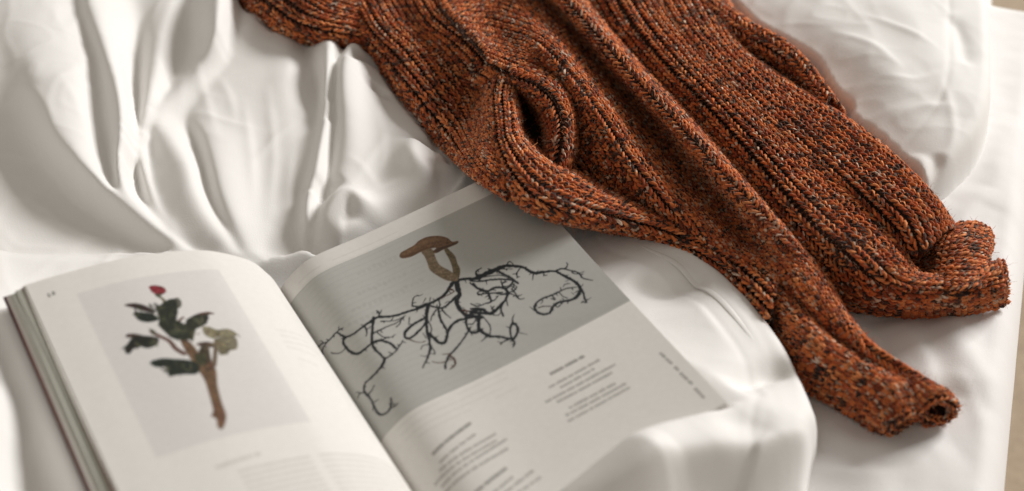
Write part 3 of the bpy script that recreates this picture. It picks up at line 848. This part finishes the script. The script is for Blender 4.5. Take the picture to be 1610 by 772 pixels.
band = Patch([
 [(814,142,.055),(812,132,.098),(808,122,.112),(800,112,.109),(793,104,.088)],
 [(828,154,.050),(833,145,.099),(838,133,.118),(842,120,.113),(847,109,.085)],
 [(847,180,.045),(855,170,.094),(866,155,.118),(876,142,.113),(885,131,.080)],
 [(859,209,.045),(868,202,.089),(881,190,.113),(893,178,.106),(903,170,.076)],
 [(861,236,.042),(868,235,.080),(880,232,.101),(893,225,.096),(904,220,.066)],
 [(855,256,.038),(862,262,.069),(872,268,.085),(885,265,.080),(896,262,.056)],
 [(848,264,.034),(855,276,.050),(865,285,.060),(880,285,.060),(890,280,.046)]], lie=0.86)
knit("neckband", sweater, band, flip=True)

inside = Patch([
 [(800,118,.062),(830,125,.060),(870,140,.058),(905,160,.055)],
 [(792,175,.052),(830,185,.045),(865,195,.045),(905,205,.050)],
 [(800,235,.048),(830,235,.040),(860,240,.040),(905,250,.045)],
 [(820,290,.042),(845,285,.036),(875,290,.036),(915,295,.040)]], lie=0.6)
knit("lining", sweater, inside, flip=False, inner=True)

pan_l = Patch([
 [(850,-50,0.045),(878,-62,.068),(905,-60,.083),(940,-60,.098),(975,-60,.102),(1012,-60,.100)],
 [(898,45,0.035),(926,32,.064),(950,28,.083),(982,24,.102),(1016,21,.106),(1050,19,.106)],
 [(962,122,0.03),(992,108,.060),(1016,104,.080),(1045,100,.100),(1075,96,.106),(1106,90,.106)],
 [(1036,200,0.028),(1066,186,.058),(1092,180,.078),(1116,172,.098),(1140,164,.104),(1166,154,.104)],
 [(1100,275,0.026),(1130,262,.054),(1155,250,.074),(1178,240,.094),(1202,228,.101),(1228,214,.100)],
 [(1156,342,0.022),(1186,328,.048),(1208,318,.070),(1234,306,.092),(1262,292,.096),(1292,274,.088)],
 [(1205,405,0.012),(1230,392,.032),(1254,378,.064),(1285,362,.090),(1315,344,.090),(1347,319,.074)],
 [(1255,442,0.006),(1272,430,.018),(1292,414,.052),(1328,398,.084),(1362,386,.084),(1396,370,.060)],
 [(1312,480,0.002),(1322,470,.010),(1338,452,.040),(1365,432,.070),(1395,416,.076),(1422,404,.052)],
 [(1384,490,0.002),(1386,483,.010),(1393,469,.036),(1405,452,.056),(1420,438,.062),(1434,424,.046)],
 [(1441,494,0.002),(1441,486,.010),(1443,472,.034),(1447,460,.050),(1452,448,.054),(1457,437,.042)],
 [(1505,491,0.002),(1505,483,.010),(1505,470,.031),(1507,459,.045),(1509,447,.049),(1511,434,.038)],
 [(1560,481,0.002),(1560,473,.010),(1560,458,.031),(1560,447,.044),(1559,434,.047),(1557,419,.036)],
 [(1584,472,0.002),(1577,465,.010),(1578,452,.027),(1578,441,.040),(1576,428,.044),(1571,414,.034)]], lie=0.78)
knit("body", sweater, pan_l, flip=True)

pan_r = Patch([
 [(1012,-60,.100),(1040,-59,.101),(1068,-57,.099),(1105,-50,.088),(1126,-40,.045)],
 [(1050,19,.106),(1074,17,.106),(1099,15,.104),(1136,20,.091),(1154,31,.048)],
 [(1106,90,.106),(1122,84,.106),(1139,78,.104),(1158,76,.094),(1174,90,.050)],
 [(1166,154,.104),(1184,146,.104),(1204,138,.101),(1228,131,.089),(1244,136,.048)],
 [(1228,214,.100),(1250,205,.101),(1274,193,.098),(1302,178,.088),(1320,186,.038)],
 [(1292,274,.088),(1320,263,.092),(1346,250,.091),(1377,232,.083),(1395,246,.030)],
 [(1347,319,.074),(1376,310,.086),(1404,297,.087),(1432,282,.078),(1452,304,.024)],
 [(1396,370,.060),(1420,352,.078),(1446,336,.080),(1469,324,.073),(1487,346,.024)],
 [(1428,411,.046),(1446,399,.064),(1466,384,.070),(1488,362,.064),(1499,368,.026)]], lie=0.8)
knit("side_panel", sweater, pan_r, flip=True)

lip = Patch([
 [(1088,4,.092),(1100,0,.102),(1112,-1,.100),(1132,6,.080),(1142,12,.038)],
 [(1140,46,.088),(1152,38,.104),(1164,35,.104),(1181,43,.085),(1187,52,.038)],
 [(1180,74,.083),(1195,64,.102),(1210,60,.104),(1229,69,.085),(1236,80,.038)],
 [(1222,100,.078),(1236,91,.098),(1249,88,.098),(1263,99,.080),(1270,110,.033)],
 [(1262,130,.072),(1273,126,.090),(1282,126,.093),(1295,141,.075),(1299,154,.032)],
 [(1292,164,.070),(1300,161,.086),(1308,162,.086),(1319,174,.068),(1324,185,.028)]], lie=0.8)
knit("shoulder_fold", sweater, lip, flip=True)

backneck = Patch([
 [(1414,432,.014),(1417,422,.014),(1422,412,.016),(1430,402,.022)],
 [(1448,440,.014),(1451,424,.018),(1456,404,.026),(1462,380,.036)],
 [(1481,456,.044),(1484,428,.043),(1488,390,.042),(1497,358,.036)],
 [(1507,460,.049),(1510,428,.047),(1518,384,.044),(1530,352,.030)],
 [(1531,456,.047),(1535,428,.041),(1543,388,.034),(1551,362,.018)],
 [(1543,446,.036),(1549,424,.028),(1551,400,.018),(1556,384,.006)]])
knit("neckband", sweater, backneck, flip=True)

# ------------------------------------------------------------------ bed: sheet and mattress side
BD = math.radians(18.5)
bx = np.array([math.cos(BD), -math.sin(BD)]); by = np.array([math.sin(BD), math.cos(BD)])   # across the bed, along the bed
e0 = at(1627, 540, 0.0)[:2]                   # a point of the right edge
f0 = at(1550, -14, 0.0)[:2]                    # a point of the foot edge
EX = e0 @ bx; EY = f0 @ by

def tps(pts, reg=1e-4):
    P = np.array(pts); n = len(P)
    def U(r2): return np.where(r2 > 0, r2 * np.log(r2 + 1e-12), 0)
    d2 = ((P[:, None, :2] - P[None, :, :2]) ** 2).sum(-1)
    A = np.zeros((n + 3, n + 3)); A[:n, :n] = U(d2) + reg * np.eye(n)
    A[:n, n] = 1; A[:n, n + 1:] = P[:, :2]; A[n, :n] = 1; A[n + 1:, :n] = P[:, :2].T
    w = np.linalg.solve(A, np.concatenate([P[:, 2], np.zeros(3)]))
    def f(X, Y):
        z = w[n] + w[n + 1] * X + w[n + 2] * Y
        for i in range(n):
            z = z + w[i] * U((X - P[i, 0]) ** 2 + (Y - P[i, 1]) ** 2)
        return z
    return f

def ridge(X, Y, pts, wl, wr, power=1.0, taper=(.15, .15), sharp=2.0):
    """height field of one fold whose crest runs through pts [(px,py,lift)] drawn at its own height z0+lift.
    wl / wr are the half widths left and right of the direction of travel"""
    q = np.array(pts, float)
    # smooth the crest
    c = np.concatenate([2 * q[:1] - q[1:2], q, 2 * q[-1:] - q[-2:-1]]); o = []
    for i in range(len(q) - 1):
        o.append(Patch.w(np.linspace(0, 1, 8, endpoint=False)) @ c[i:i + 4])
    q = np.concatenate(o + [q[-1:]])
    best = np.full(X.shape, 1e9); side = np.zeros(X.shape); hh = np.zeros(X.shape); tt = np.zeros(X.shape)
    seg = np.linalg.norm(np.diff(q[:, :2], axis=0), axis=1); cum = np.concatenate([[0], np.cumsum(seg)]); tot = cum[-1]
    for i in range(len(q) - 1):
        a, b_ = q[i], q[i + 1]; d = b_[:2] - a[:2]; L2 = (d ** 2).sum() + 1e-15
        t = np.clip(((X - a[0]) * d[0] + (Y - a[1]) * d[1]) / L2, 0, 1)
        dx_ = X - a[0] - t * d[0]; dy_ = Y - a[1] - t * d[1]; dist = np.hypot(dx_, dy_)
        m = dist < best
        cr = d[0] * (Y - a[1]) - d[1] * (X - a[0])
        best = np.where(m, dist, best); side = np.where(m, cr, side)
        hh = np.where(m, a[2] + t * (b_[2] - a[2]), hh); tt = np.where(m, (cum[i] + t * seg[i]) / tot, tt)
    sd = best * np.sign(side)
    # widths blend smoothly across the crest
    k = .5 + .5 * np.tanh(sd / (.25 * min(wl, wr)))
    w_ = wr + (wl - wr) * k
    prof = 1 / np.cosh(np.clip((best / w_) ** power * sharp, 0, 30)) ** 1.0
    tp = np.ones_like(tt)
    if taper[0]: tp = tp * np.clip(tt / taper[0], 0, 1) ** .7
    if taper[1]: tp = tp * np.clip((1 - tt) / taper[1], 0, 1) ** .7
    return hh * prof * (tp * .999 + .001)

def blur(a, s):
    """gaussian blur of a grid, s in cells"""
    p = int(4 * s) + 1
    b_ = np.pad(a, p, mode='edge')
    ky = np.fft.fftfreq(b_.shape[0]); kx = np.fft.fftfreq(b_.shape[1])
    g = np.exp(-2 * np.pi ** 2 * s * s * (ky[:, None] ** 2 + kx[None] ** 2))
    return np.fft.ifft2(np.fft.fft2(b_) * g).real[p:-p, p:-p]

def raster(pts, x0, y0, h, shape, hi=False):
    g = np.full(shape, 9.0)
    i = ((pts[:, 1] - y0) / h + .5).astype(int); j = ((pts[:, 0] - x0) / h + .5).astype(int)
    m = (i >= 0) & (i < shape[0]) & (j >= 0) & (j < shape[1])
    np.minimum.at(g, (i[m], j[m]), pts[m, 2])
    for _ in range(2):          # close the gaps between samples
        gp = np.pad(g, 1, constant_values=9.0)
        nb = np.stack([gp[1 + a:1 + a + shape[0], 1 + b_:1 + b_ + shape[1]] for a in (-1, 0, 1) for b_ in (-1, 0, 1)]).min(0)
        g = np.where(g > 8, nb, g)
    return g

def fbm(X, Y, s, seed, oct=4):
    r = np.random.default_rng(seed); z = np.zeros_like(X)
    for o in range(oct):
        for k in range(5):
            a = r.uniform(0, 2 * np.pi); f = s * 2 ** o * r.uniform(.7, 1.4); ph = r.uniform(0, 6.3)
            z += np.sin((X * math.cos(a) + Y * math.sin(a)) * f + ph + 1.3 * np.sin((X * math.sin(a) - Y * math.cos(a)) * f * .6 + ph * 2)) / 2 ** (o * 1.1)
    return z / 5

allc = np.concatenate(contact); alll = np.concatenate(contact_low)
# sheet: grid along the bed
h = .004
GX, GY = np.meshgrid(np.arange(-1.3, .14, h) + EX, np.arange(-1.0, .10, h) + EY)
PX = GX * bx[0] + GY * by[0]; PY = GX * bx[1] + GY * by[1]
zs = .0010 * fbm(PX, PY, 22, 3) + .0008 * fbm(PX, PY, 60, 4, 3)
def shr(pts, wl, wr, **k):
    global zs
    zs = zs + ridge(PX, PY, [(*at(p[0], p[1], 0)[:2], p[2]) for p in pts], wl, wr, **k)
shr([(1310,490,.006),(1330,540,.007),(1352,590,.003)], .02, .03)
shr([(1395,500,.004),(1425,540,.007),(1445,590,.006),(1440,620,.003)], .02, .03)
shr([(1470,500,.004),(1500,560,.006),(1500,620,.004)], .02, .025)
shr([(1530,420,.002),(1500,500,.005),(1530,580,.006),(1560,640,.003)], .02, .02)
shr([(1280,640,.003),(1330,690,.006),(1420,720,.005),(1500,700,.003)], .025, .03)
shr([(1230,720,.004),(1300,730,.006),(1400,780,.005)], .03, .03)
shr([(1555,300,.003),(1520,340,.006),(1490,400,.003)], .015, .02)
shr([(1590,180,.002),(1570,260,.005),(1560,330,.003)], .02, .02)
for pts, hh in [([(1340,495),(1368,545),(1385,605)], .0020), ([(1445,478),(1490,505),(1545,545)], .0018), ([(1300,560),(1350,640),(1425,705)], .0018), ([(1500,585),(1535,640),(1545,700)], .0018),
                ([(1420,510),(1455,570),(1470,640)], .0018), ([(1250,740),(1350,752),(1450,745)], .0016), ([(1560,330),(1540,400),(1548,470)], .0018)]:
    shr([(x, y, hh * (1 if k_ == 1 else .6)) for k_, (x, y) in enumerate(pts)], .006, .009, taper=(.3, .3))
ex = GX - EX; ey = GY - EY
RR = .035
def edge_drop(d):
    """rolls a flat sheet over a rounded edge at d=0; returns drop and pull-back"""
    q = d + RR
    th = np.clip(q / RR, 0, np.pi / 2)
    drop = np.where(q > 0, RR * (1 - np.cos(th)), 0) + np.where(q > RR * np.pi / 2, q - RR * np.pi / 2, 0)
    back = np.where(q > 0, q - RR * np.sin(th), 0)
    return drop, back
dx1, bk1 = edge_drop(ex); dy1, bk2 = edge_drop(ey)
zs = zs - dx1 * 3.2 - dy1 * 3.2 - .0
PXs = PX - bk1 * bx[0] - bk2 * by[0]; PYs = PY - bk1 * bx[1] - bk2 * by[1]
gz = raster(alll, -.8, .4, .006, (220, 280))
ii = np.clip(((PYs - .4) / .006 + .5).astype(int), 0, 219); jj = np.clip(((PXs + .8) / .006 + .5).astype(int), 0, 279)
dep = np.maximum(0, zs - (gz[ii, jj] - .002)); dep = np.maximum(blur(dep, 3), dep * 1.0); dep = blur(dep, 1.5) * 1.05
zs = zs - np.minimum(dep, .02)
sheet_me = new_mesh("bed_sheet", np.stack([PXs, PYs, zs], -1).reshape(-1, 3), grid_faces(*PX.shape), True, (M_SHEET,))
sheet = bpy.data.objects.new("bed_sheet", sheet_me); C.objects.link(sheet)
sheet["label"] = "rumpled white bed sheet stretched over the mattress, bare at its right edge"; sheet["category"] = "sheet"

# floor
fl = new_mesh("floor", [(-6, -3, -.52), (6, -3, -.52), (6, 9, -.52), (-6, 9, -.52)], [(0, 1, 2, 3)], False, (M_FLOOR,))
fo = link("floor", fl); fo["kind"] = "structure"; fo["label"] = "beige carpeted floor beside the bed"

# ------------------------------------------------------------------ the duvet
h = .0023
xs = np.arange(-.78, .66, h); ys = np.arange(.44, 1.62, h)
DX, DY = np.meshgrid(xs, ys)
base_pts = [(0,450,.090),(-10,600,.108),(0,772,.108),(-40,300,.09),(-90,600,.15),(-60,772,.145),(60,720,.085),(0,0,.10),(0,200,.085),(100,100,.10),(180,300,.08),(180,420,.06),
            (350,100,.065),(350,250,.05),(350,370,.04),(440,430,.022),(480,400,.026),(600,330,.03),(620,230,.042),(680,300,.034),(700,270,.036),
            (520,100,.055),(450,200,.055),(250,150,.055),(290,30,.085),(400,40,.065),(200,-60,.11),(500,-60,.075),(800,-60,.07),(1000,-60,.06),
            (700,50,.06),(860,200,.040),(1000,200,.04),(940,360,.036),(1000,405,.042),(1080,470,.046),(1150,540,.050),(1200,600,.050),(1240,560,.048),(1060,395,.046),(1150,455,.048),
            (1150,30,.05),(1300,50,.058),(1440,60,.06),(1400,170,.054),(1480,130,.054),(1440,240,.044),(1350,130,.055),(1330,210,.045),
            (1120,690,.064),(1165,642,.059),(1000,760,.056),(900,800,.045),(1200,660,.05),(700,900,.04),(400,900,.04),(1120,800,.03),(1200,760,.03),(1000,900,.03)]
base = tps([tuple(at(*p)) for p in base_pts])
Z = base(DX, DY)
Z0 = Z.copy()
def fold(pts, wl, wr, **k):
    """crest drawn at pixel (px,py) with its lift over the soft base there"""
    global Z
    q = []
    for p in pts:
        z = .05
        for _ in range(12):
            w_ = at(p[0], p[1], z); z = float(base(w_[0], w_[1])) + p[2]
        w_ = at(p[0], p[1], z)
        q.append((w_[0], w_[1], p[2]))
    r = ridge(DX, DY, q, wl, wr, **k)
    Z = Z + r
# direction of travel: down the picture, so "left" is the picture's right-hand side
# -- the deep folds left of the sweater: each column below is one crest or one valley, followed from the head of
# the picture down to the book; (x positions), (heights)
ROWS_Y = [-90,-30,20,60,100,140,180,220,260,300,335,365,400]
FOLDS = [
 ([-110]*13, [.097,.097,.097,.096,.094,.090,.086,.083,.082,.08,.078,.076,.075]),
 ([-40,-35,-28,-12,0,10,22,38,62,95,140,185,230], [.102,.102,.101,.100,.096,.088,.076,.066,.058,.053,.050,.048,.045]),
 ([10,20,32,45,58,66,74,92,122,165,208,248,296], [.105,.105,.106,.106,.106,.105,.103,.100,.096,.088,.076,.064,.050]),
 ([60,70,82,95,106,116,122,132,150,176,214,252,300], [.100,.100,.100,.100,.100,.100,.098,.095,.090,.080,.071,.062,.049]),
 ([105,116,126,138,149,154,158,164,171,186,221,256,304], [.088,.088,.086,.083,.080,.077,.074,.071,.068,.066,.064,.058,.047]),
 ([118,135,150,163,176,189,196,195,190,196,228,260,308], [.100,.100,.100,.100,.101,.102,.102,.100,.095,.086,.073,.060,.047]),
 ([190,205,213,215,214,212,210,209,210,217,236,266,312], [.075,.072,.064,.055,.048,.043,.040,.038,.037,.040,.052,.054,.045]),
 ([310,282,262,251,243,235,228,222,222,235,250,275,318], [.074,.072,.072,.073,.074,.075,.075,.074,.072,.068,.062,.057,.045]),
 ([325,305,292,285,278,262,234,230,238,245,262,288,326], [.070,.066,.060,.056,.055,.055,.058,.058,.058,.058,.058,.056,.045]),
 ([350,345,342,338,318,282,245,268,292,303,318,340,366], [.106,.108,.104,.092,.074,.064,.068,.074,.076,.072,.066,.058,.048]),
 ([375,372,368,360,345,322,290,305,318,328,342,358,378], [.075,.074,.070,.064,.060,.056,.052,.045,.042,.042,.046,.046,.042]),
 ([400,398,394,384,368,348,322,330,338,347,360,374,394], [.075,.074,.070,.064,.060,.058,.060,.066,.068,.066,.061,.054,.045]),
 ([430,428,424,420,415,410,405,402,402,404,408,414,424], [.070,.068,.064,.060,.057,.055,.053,.051,.049,.047,.045,.042,.036]),
 ([460,458,456,454,453,453,454,454,452,450,450,452,456], [.066,.066,.064,.061,.058,.055,.052,.049,.046,.043,.040,.036,.030]),
 ([485,484,483,483,487,495,497,490,482,474,468,467,470], [.070,.068,.062,.054,.044,.036,.044,.048,.046,.043,.038,.033,.026]),
 ([520,519,518,518,516,513,514,511,503,492,486,483,479], [.085,.085,.084,.082,.076,.070,.068,.067,.066,.062,.055,.045,.028]),
 ([545,543,541,538,531,525,519,517,511,497,489,486,482], [.070,.068,.064,.058,.050,.044,.039,.036,.034,.032,.030,.028,.024]),
 ([575,568,560,550,540,539,543,544,540,532,520,508,492], [.085,.085,.084,.083,.080,.075,.068,.062,.056,.052,.048,.042,.028]),
 ([610,606,604,602,600,598,600,602,600,590,570,545,515], [.060,.060,.058,.056,.054,.052,.050,.048,.046,.045,.050,.048,.030]),
 ([660,660,660,660,660,655,655,652,648,640,615,590,545], [.050,.050,.050,.050,.048,.046,.046,.050,.050,.044,.036,.032,.026]),
 ([740,740,740,740,740,740,740,735,725,700,670,640,600], [.050,.050,.048,.046,.044,.042,.040,.038,.036,.034,.032,.030,.026])]
for r in range(len(ROWS_Y)):          # ease the depth of the folds towards the lie of the cloth around them
    zc_ = np.array([f[1][r] for f in FOLDS]); k5 = np.convolve(np.pad(zc_, 3, mode='edge'), np.ones(7) / 7, 'valid')
    for c, f in enumerate(FOLDS): f[1][r] = float(k5[c] + (zc_[c] - k5[c]) * .80)
drape = Patch([[(FOLDS[c][0][r], ROWS_Y[r], FOLDS[c][1][r]) for c in range(len(FOLDS))] for r in range(len(ROWS_Y))])
dv, du_ = np.meshgrid(np.linspace(0, drape.nv - 1, 760), np.linspace(0, drape.nu - 1, 1400), indexing='ij')
dp = drape.raw(du_, dv).reshape(-1, 3)
dg = -raster(dp * np.array([1, 1, -1]), xs[0], ys[0], h, Z.shape)
got = (dg > -8).astype(float)
wm = blur(got, 1.2)
val = np.where(got > 0, dg, 0)
sm = blur(val, 1.2) / np.maximum(wm, 1e-4)
wide = blur(val, 16) / np.maximum(blur(got, 16), 1e-4)
ext = np.where(got > 0, sm, wide)
k = np.clip((blur(got, 10) - .12) / .5, 0, 1); k = k * k * (3 - 2 * k)
Z = Z * (1 - k) + ext * k
fold([(605,105,-.010),(575,108,-.014),(560,112,-.010),(552,118,-.004)], .010, .010)
fold([(600,140,-.006),(590,150,-.005)], .012, .012)
fold([(500,382,.010),(515,352,.016),(545,326,.018),(564,334,.016),(566,362,.008)], .020, .014)
fold([(500,345,-.008),(518,325,-.008),(540,308,-.004)], .012, .012)
fold([(655,215,.006),(650,245,.014),(662,268,.014),(690,278,.008)], .022, .018)
fold([(700,238,-.010),(680,248,-.014),(668,256,-.008)], .014, .014)
# -- thin crisp creases drawn out along the folds
for pts, hh in [([(300,70),(322,150),(345,235)], .0016), ([(418,120),(430,230),(424,360)], .0015), ([(382,150),(396,250),(402,350)], .0017), ([(92,120),(125,180),(152,240)], .0014),
                ([(20,262),(110,322),(200,362)], .0018), ([(462,215),(455,310),(468,395)], .0016), ([(592,165),(604,225),(600,290)], .0014), ([(625,185),(590,250),(556,318)], .0016),
                ([(112,10),(124,60),(134,110)], .0014), ([(10,120),(60,160),(100,230)], .0014), ([(300,180),(345,195),(420,205)], .0010), ([(470,180),(430,215),(390,275)], .0012),
                ([(640,300),(590,320),(560,350)], .0015), ([(340,110),(360,150),(372,200)], .0014), ([(255,95),(262,140),(258,170)], .0012), ([(540,260),(575,285),(600,325)], .0012)]:
    fold([(x, y, hh * (1 if k_ == 1 else .6)) for k_, (x, y) in enumerate(pts)], .0042, .0065, taper=(.3, .3))
for pts, hh in [([(1095,432),(1165,498),(1212,580)], .0012), ([(1060,420),(1110,500),(1150,560)], .0012), ([(1010,400),(1060,410),(1110,440)], .0012), ([(1300,40),(1370,72),(1420,115)], .0018),
                ([(1350,20),(1420,48),(1480,85)], .0018), ([(1400,182),(1450,165),(1505,168)], .0018), ([(1380,120),(1440,128),(1500,110)], .0016), ([(1330,190),(1390,215),(1440,262)], .0018), ([(1475,120),(1500,190),(1490,255)], .0018)]:
    fold([(x, y, hh * (1 if k_ == 1 else .6)) for k_, (x, y) in enumerate(pts)], .0042, .0065, taper=(.3, .3))
# -- the corner that lies in front of the sweater's cuffs
fold([(985,440,-.003),(1015,462,-.009),(1045,468,-.011),(1085,455,-.008),(1120,450,-.003)], .020, .016)
fold([(1150,628,-.004),(1185,616,-.014),(1220,602,-.016),(1255,588,-.008)], .013, .015)
fold([(840,835,.024),(920,787,.046),(1000,729,.056),(1057,688,.058),(1120,674,.054),(1190,670,.044),(1245,670,.034),(1300,676,.024)], .050, .020, taper=(.1,0))
fold([(1030,800,-.008),(1085,745,-.020),(1140,730,-.024),(1185,740,-.016),(1215,765,-.006)], .03, .04)
fold([(1080,470,.003),(1130,530,.005),(1160,590,.004)], .035, .035)
# -- the far corner, beyond the sweater
fold([(1400,-20,.003),(1450,60,.005),(1490,120,.005),(1510,180,.003)], .04, .04)
fold([(1490,30,-.003),(1505,50,-.005),(1520,110,-.003)], .012, .012)
fold([(1478,245,-.005),(1472,270,-.006),(1466,300,-.004)], .008, .008)
fold([(1452,230,.003),(1448,260,.005),(1440,290,.003)], .012, .012)
fold([(1300,60,.002),(1380,90,.004),(1430,150,.003)], .03, .03)
fold([(1318,148,-.008),(1334,158,-.006)], .006, .006)
wx = DX + .03 * fbm(DX, DY, 9, 31, 3); wy = DY + .03 * fbm(DX, DY, 9, 32, 3)
cre = 1 - np.abs(fbm(wx * 1.3, wy * .7, 26, 21, 3)) * 2.2
cre2 = 1 - np.abs(fbm(wx * .8, wy * 1.2, 55, 22, 2)) * 2.4
am = np.clip(.5 + .9 * fbm(DX, DY, 7, 23, 2), 0, 1)
Z += .0010 * fbm(DX, DY, 14, 8, 3) + .0003 * fbm(DX, DY, 70, 9, 3) + am * (.0014 * np.clip(cre, 0, 1) ** 3 + .0008 * np.clip(cre2, 0, 1) ** 3)

# bedding gives way under the book and carries it
cons = raster(book_under, xs[0], ys[0], h, Z.shape)
# the samples of the covers are sparse: spread them over the whole footprint
mk = (cons < 8).astype(float); val = np.where(mk > 0, cons, 0)
bm_ = blur(mk, 5); bv = blur(val, 5) / np.maximum(bm_, 1e-6)
# footprint of the book in its own frame
LX = (DX - BA[0]) * BW[0] + (DY - BA[1]) * BW[1]; LT = (DX - BA[0]) * BH[0] + (DY - BA[1]) * BH[1]
lx0, lx1 = ox - .002, QR[-1, 0] + .003
prof_x = np.concatenate([[lx0 - .2], (PLc[0] - BA)[::-1] @ BW, (PRc[0] - BA) @ BW, [lx1 + .2]])
pz_ = np.concatenate([[(PLc[0, -1] - BA)[2]], (PLc[0] - BA)[::-1, 2], (PRc[0] - BA)[:, 2], [(PRc[0, -1] - BA)[2]]]) + BA[2] - .003
k_ = np.argsort(prof_x, kind='stable')
under = np.interp(LX, prof_x[k_], pz_[k_])
out_l = np.maximum(lx0 - LX, 0); out_r = np.maximum(LX - lx1, 0); out_t = np.maximum(-LT, 0); out_b = np.maximum(LT - PAGE_H, 0)
dist = np.sqrt(np.maximum(out_l, out_r) ** 2 + np.maximum(out_t, out_b) ** 2)
fade = np.where(LT < 0, .022, np.where(LT > PAGE_H, .003, .03))
wgt = np.clip(1 - dist / fade, 0, 1); wgt = wgt * wgt * (3 - 2 * wgt)
low = np.minimum(under, Z)
tgt = np.where(LX < -.05, np.maximum(low, under - .008), low)
Z = Z * (1 - wgt) + tgt * wgt
Z = np.where(dist <= 0, np.minimum(Z, under - .001), Z)

# outline of the duvet: where it ends on the right
outline_px = [(1556,-80,.02),(1552,0,.02),(1557,60,.02),(1560,120,.02),(1560,180,.02),(1545,235,.015),(1515,275,.012),(1470,312,.012),(1400,345,.012),(1300,335,.01),(1200,330,.01),(1120,345,.01),
              (1020,362,.026),(1062,383,.030),(1122,419,.032),(1184,478,.032),(1234,542,.032),(1268,606,.030),(1290,674,.026),(1288,705,.018),(1278,735,.012),(1274,775,.01),(1280,850,.01),(1270,1100,.01)]
OP = np.array([at(*p)[:2] for p in outline_px])
c = np.concatenate([2 * OP[:1] - OP[1:2], OP, 2 * OP[-1:] - OP[-2:-1]])
OPs = np.concatenate([Patch.w(np.linspace(0, 1, 6, endpoint=False)) @ c[i:i + 4] for i in range(len(OP) - 1)] + [OP[-1:]])
poly = np.concatenate([OPs, [[OPs[-1, 0], -1], [-3, -1], [-3, 3], [OPs[0, 0], 3]]])
inside = np.zeros(DX.shape, bool); dmin = np.full(DX.shape, 9.0)
for i in range(len(poly)):
    a, b_ = poly[i], poly[(i + 1) % len(poly)]
    cnd = ((a[1] > DY) != (b_[1] > DY)) & (DX < (b_[0] - a[0]) * (DY - a[1]) / (b_[1] - a[1] + 1e-15) + a[0])
    inside ^= cnd
    if i < len(OPs) - 1:
        d = b_ - a; t = np.clip(((DX - a[0]) * d[0] + (DY - a[1]) * d[1]) / ((d ** 2).sum() + 1e-15), 0, 1)
        dmin = np.minimum(dmin, np.hypot(DX - a[0] - t * d[0], DY - a[1] - t * d[1]))
sdf = np.where(inside, dmin, -dmin)
ER = .016
rnd = np.sqrt(np.clip(1 - (1 - np.clip(sdf / ER, 0, 1)) ** 2, 0, 1))
# two lines of stitching run along the hem
seam = -.0012 * np.exp(-((sdf - .050) / .0022) ** 2) - .0009 * np.exp(-((sdf - .014) / .0020) ** 2)
Z = np.where(sdf > 0, np.maximum(Z, .012) * rnd + seam - .012 * np.clip(1 - sdf / .006, 0, 1), -.012)

# and gives way under the sweater
gz = raster(allc, xs[0], ys[0], h, Z.shape)
dep = np.where(gz < 8, np.maximum(0, Z - (gz - .003)), 0)
d2 = dep.copy()
for s in (3, 6, 9):
    d2 = np.maximum(d2, blur(d2, s))
Z = Z - d2
Z = blur(Z, .7)
keep = (sdf > -.012)
F = grid_faces(*Z.shape)
kf = keep.ravel()[F].all(1)
F = F[kf]
used = np.unique(F)
remap = np.full(Z.size, -1); remap[used] = np.arange(len(used))
V = np.stack([DX, DY, Z], -1).reshape(-1, 3)[used]
dm = new_mesh("duvet", V, remap[F], True, (M_DUVET,))
duvet = bpy.data.objects.new("duvet", dm); C.objects.link(duvet)
duvet["label"] = "crumpled white duvet in deep folds under the open book and the sweater"; duvet["category"] = "duvet"
# the hem: a raised line of stitching that follows the duvet's edge
hem = np.array([at(*p)[:2] for p in outline_px[12:18]])
c = np.concatenate([2 * hem[:1] - hem[1:2], hem, 2 * hem[-1:] - hem[-2:-1]])
hem = np.concatenate([Patch.w(np.linspace(0, 1, 16, endpoint=False)) @ c[i:i + 4] for i in range(len(hem) - 1)])
for off_ in (.034,):
    tg = np.gradient(hem, axis=0); tg /= np.linalg.norm(tg, axis=1, keepdims=True)
    q = hem + np.stack([tg[:, 1], -tg[:, 0]], 1) * off_
    fi = (q[:, 1] - ys[0]) / h; fj = (q[:, 0] - xs[0]) / h; i0 = fi.astype(int); j0 = fj.astype(int); a_ = fi - i0; b_ = fj - j0
    zz = Z[i0, j0] * (1 - a_) * (1 - b_) + Z[i0 + 1, j0] * a_ * (1 - b_) + Z[i0, j0 + 1] * (1 - a_) * b_ + Z[i0 + 1, j0 + 1] * a_ * b_
    P = np.stack([q[:, 0], q[:, 1], zz], 1)
    sd_ = np.concatenate([np.stack([tg[:, 1], -tg[:, 0]], 1), np.zeros((len(q), 1))], 1)
    en_ = np.clip(np.minimum(np.arange(len(q)), np.arange(len(q))[::-1]) / 26, 0, 1)[:, None]
    ring = np.stack([P + en_ * sd_ * .0030 * math.cos(t) + np.array([0, 0, .0008]) * en_ * math.sin(t) - np.array([0, 0, .0006]) * (1 - en_) for t in np.linspace(-.3, math.pi + .3, 7)], 1)
    hm = new_mesh("hem", ring.reshape(-1, 3), grid_faces(len(q), 7)[:, ::-1], True, (M_DUVET,))
    ho = bpy.data.objects.new("hem", hm); C.objects.link(ho); ho.parent = duvet
print("tris", sum(len(o.data.polygons) * 2 for o in scene.objects if o.type == 'MESH'))
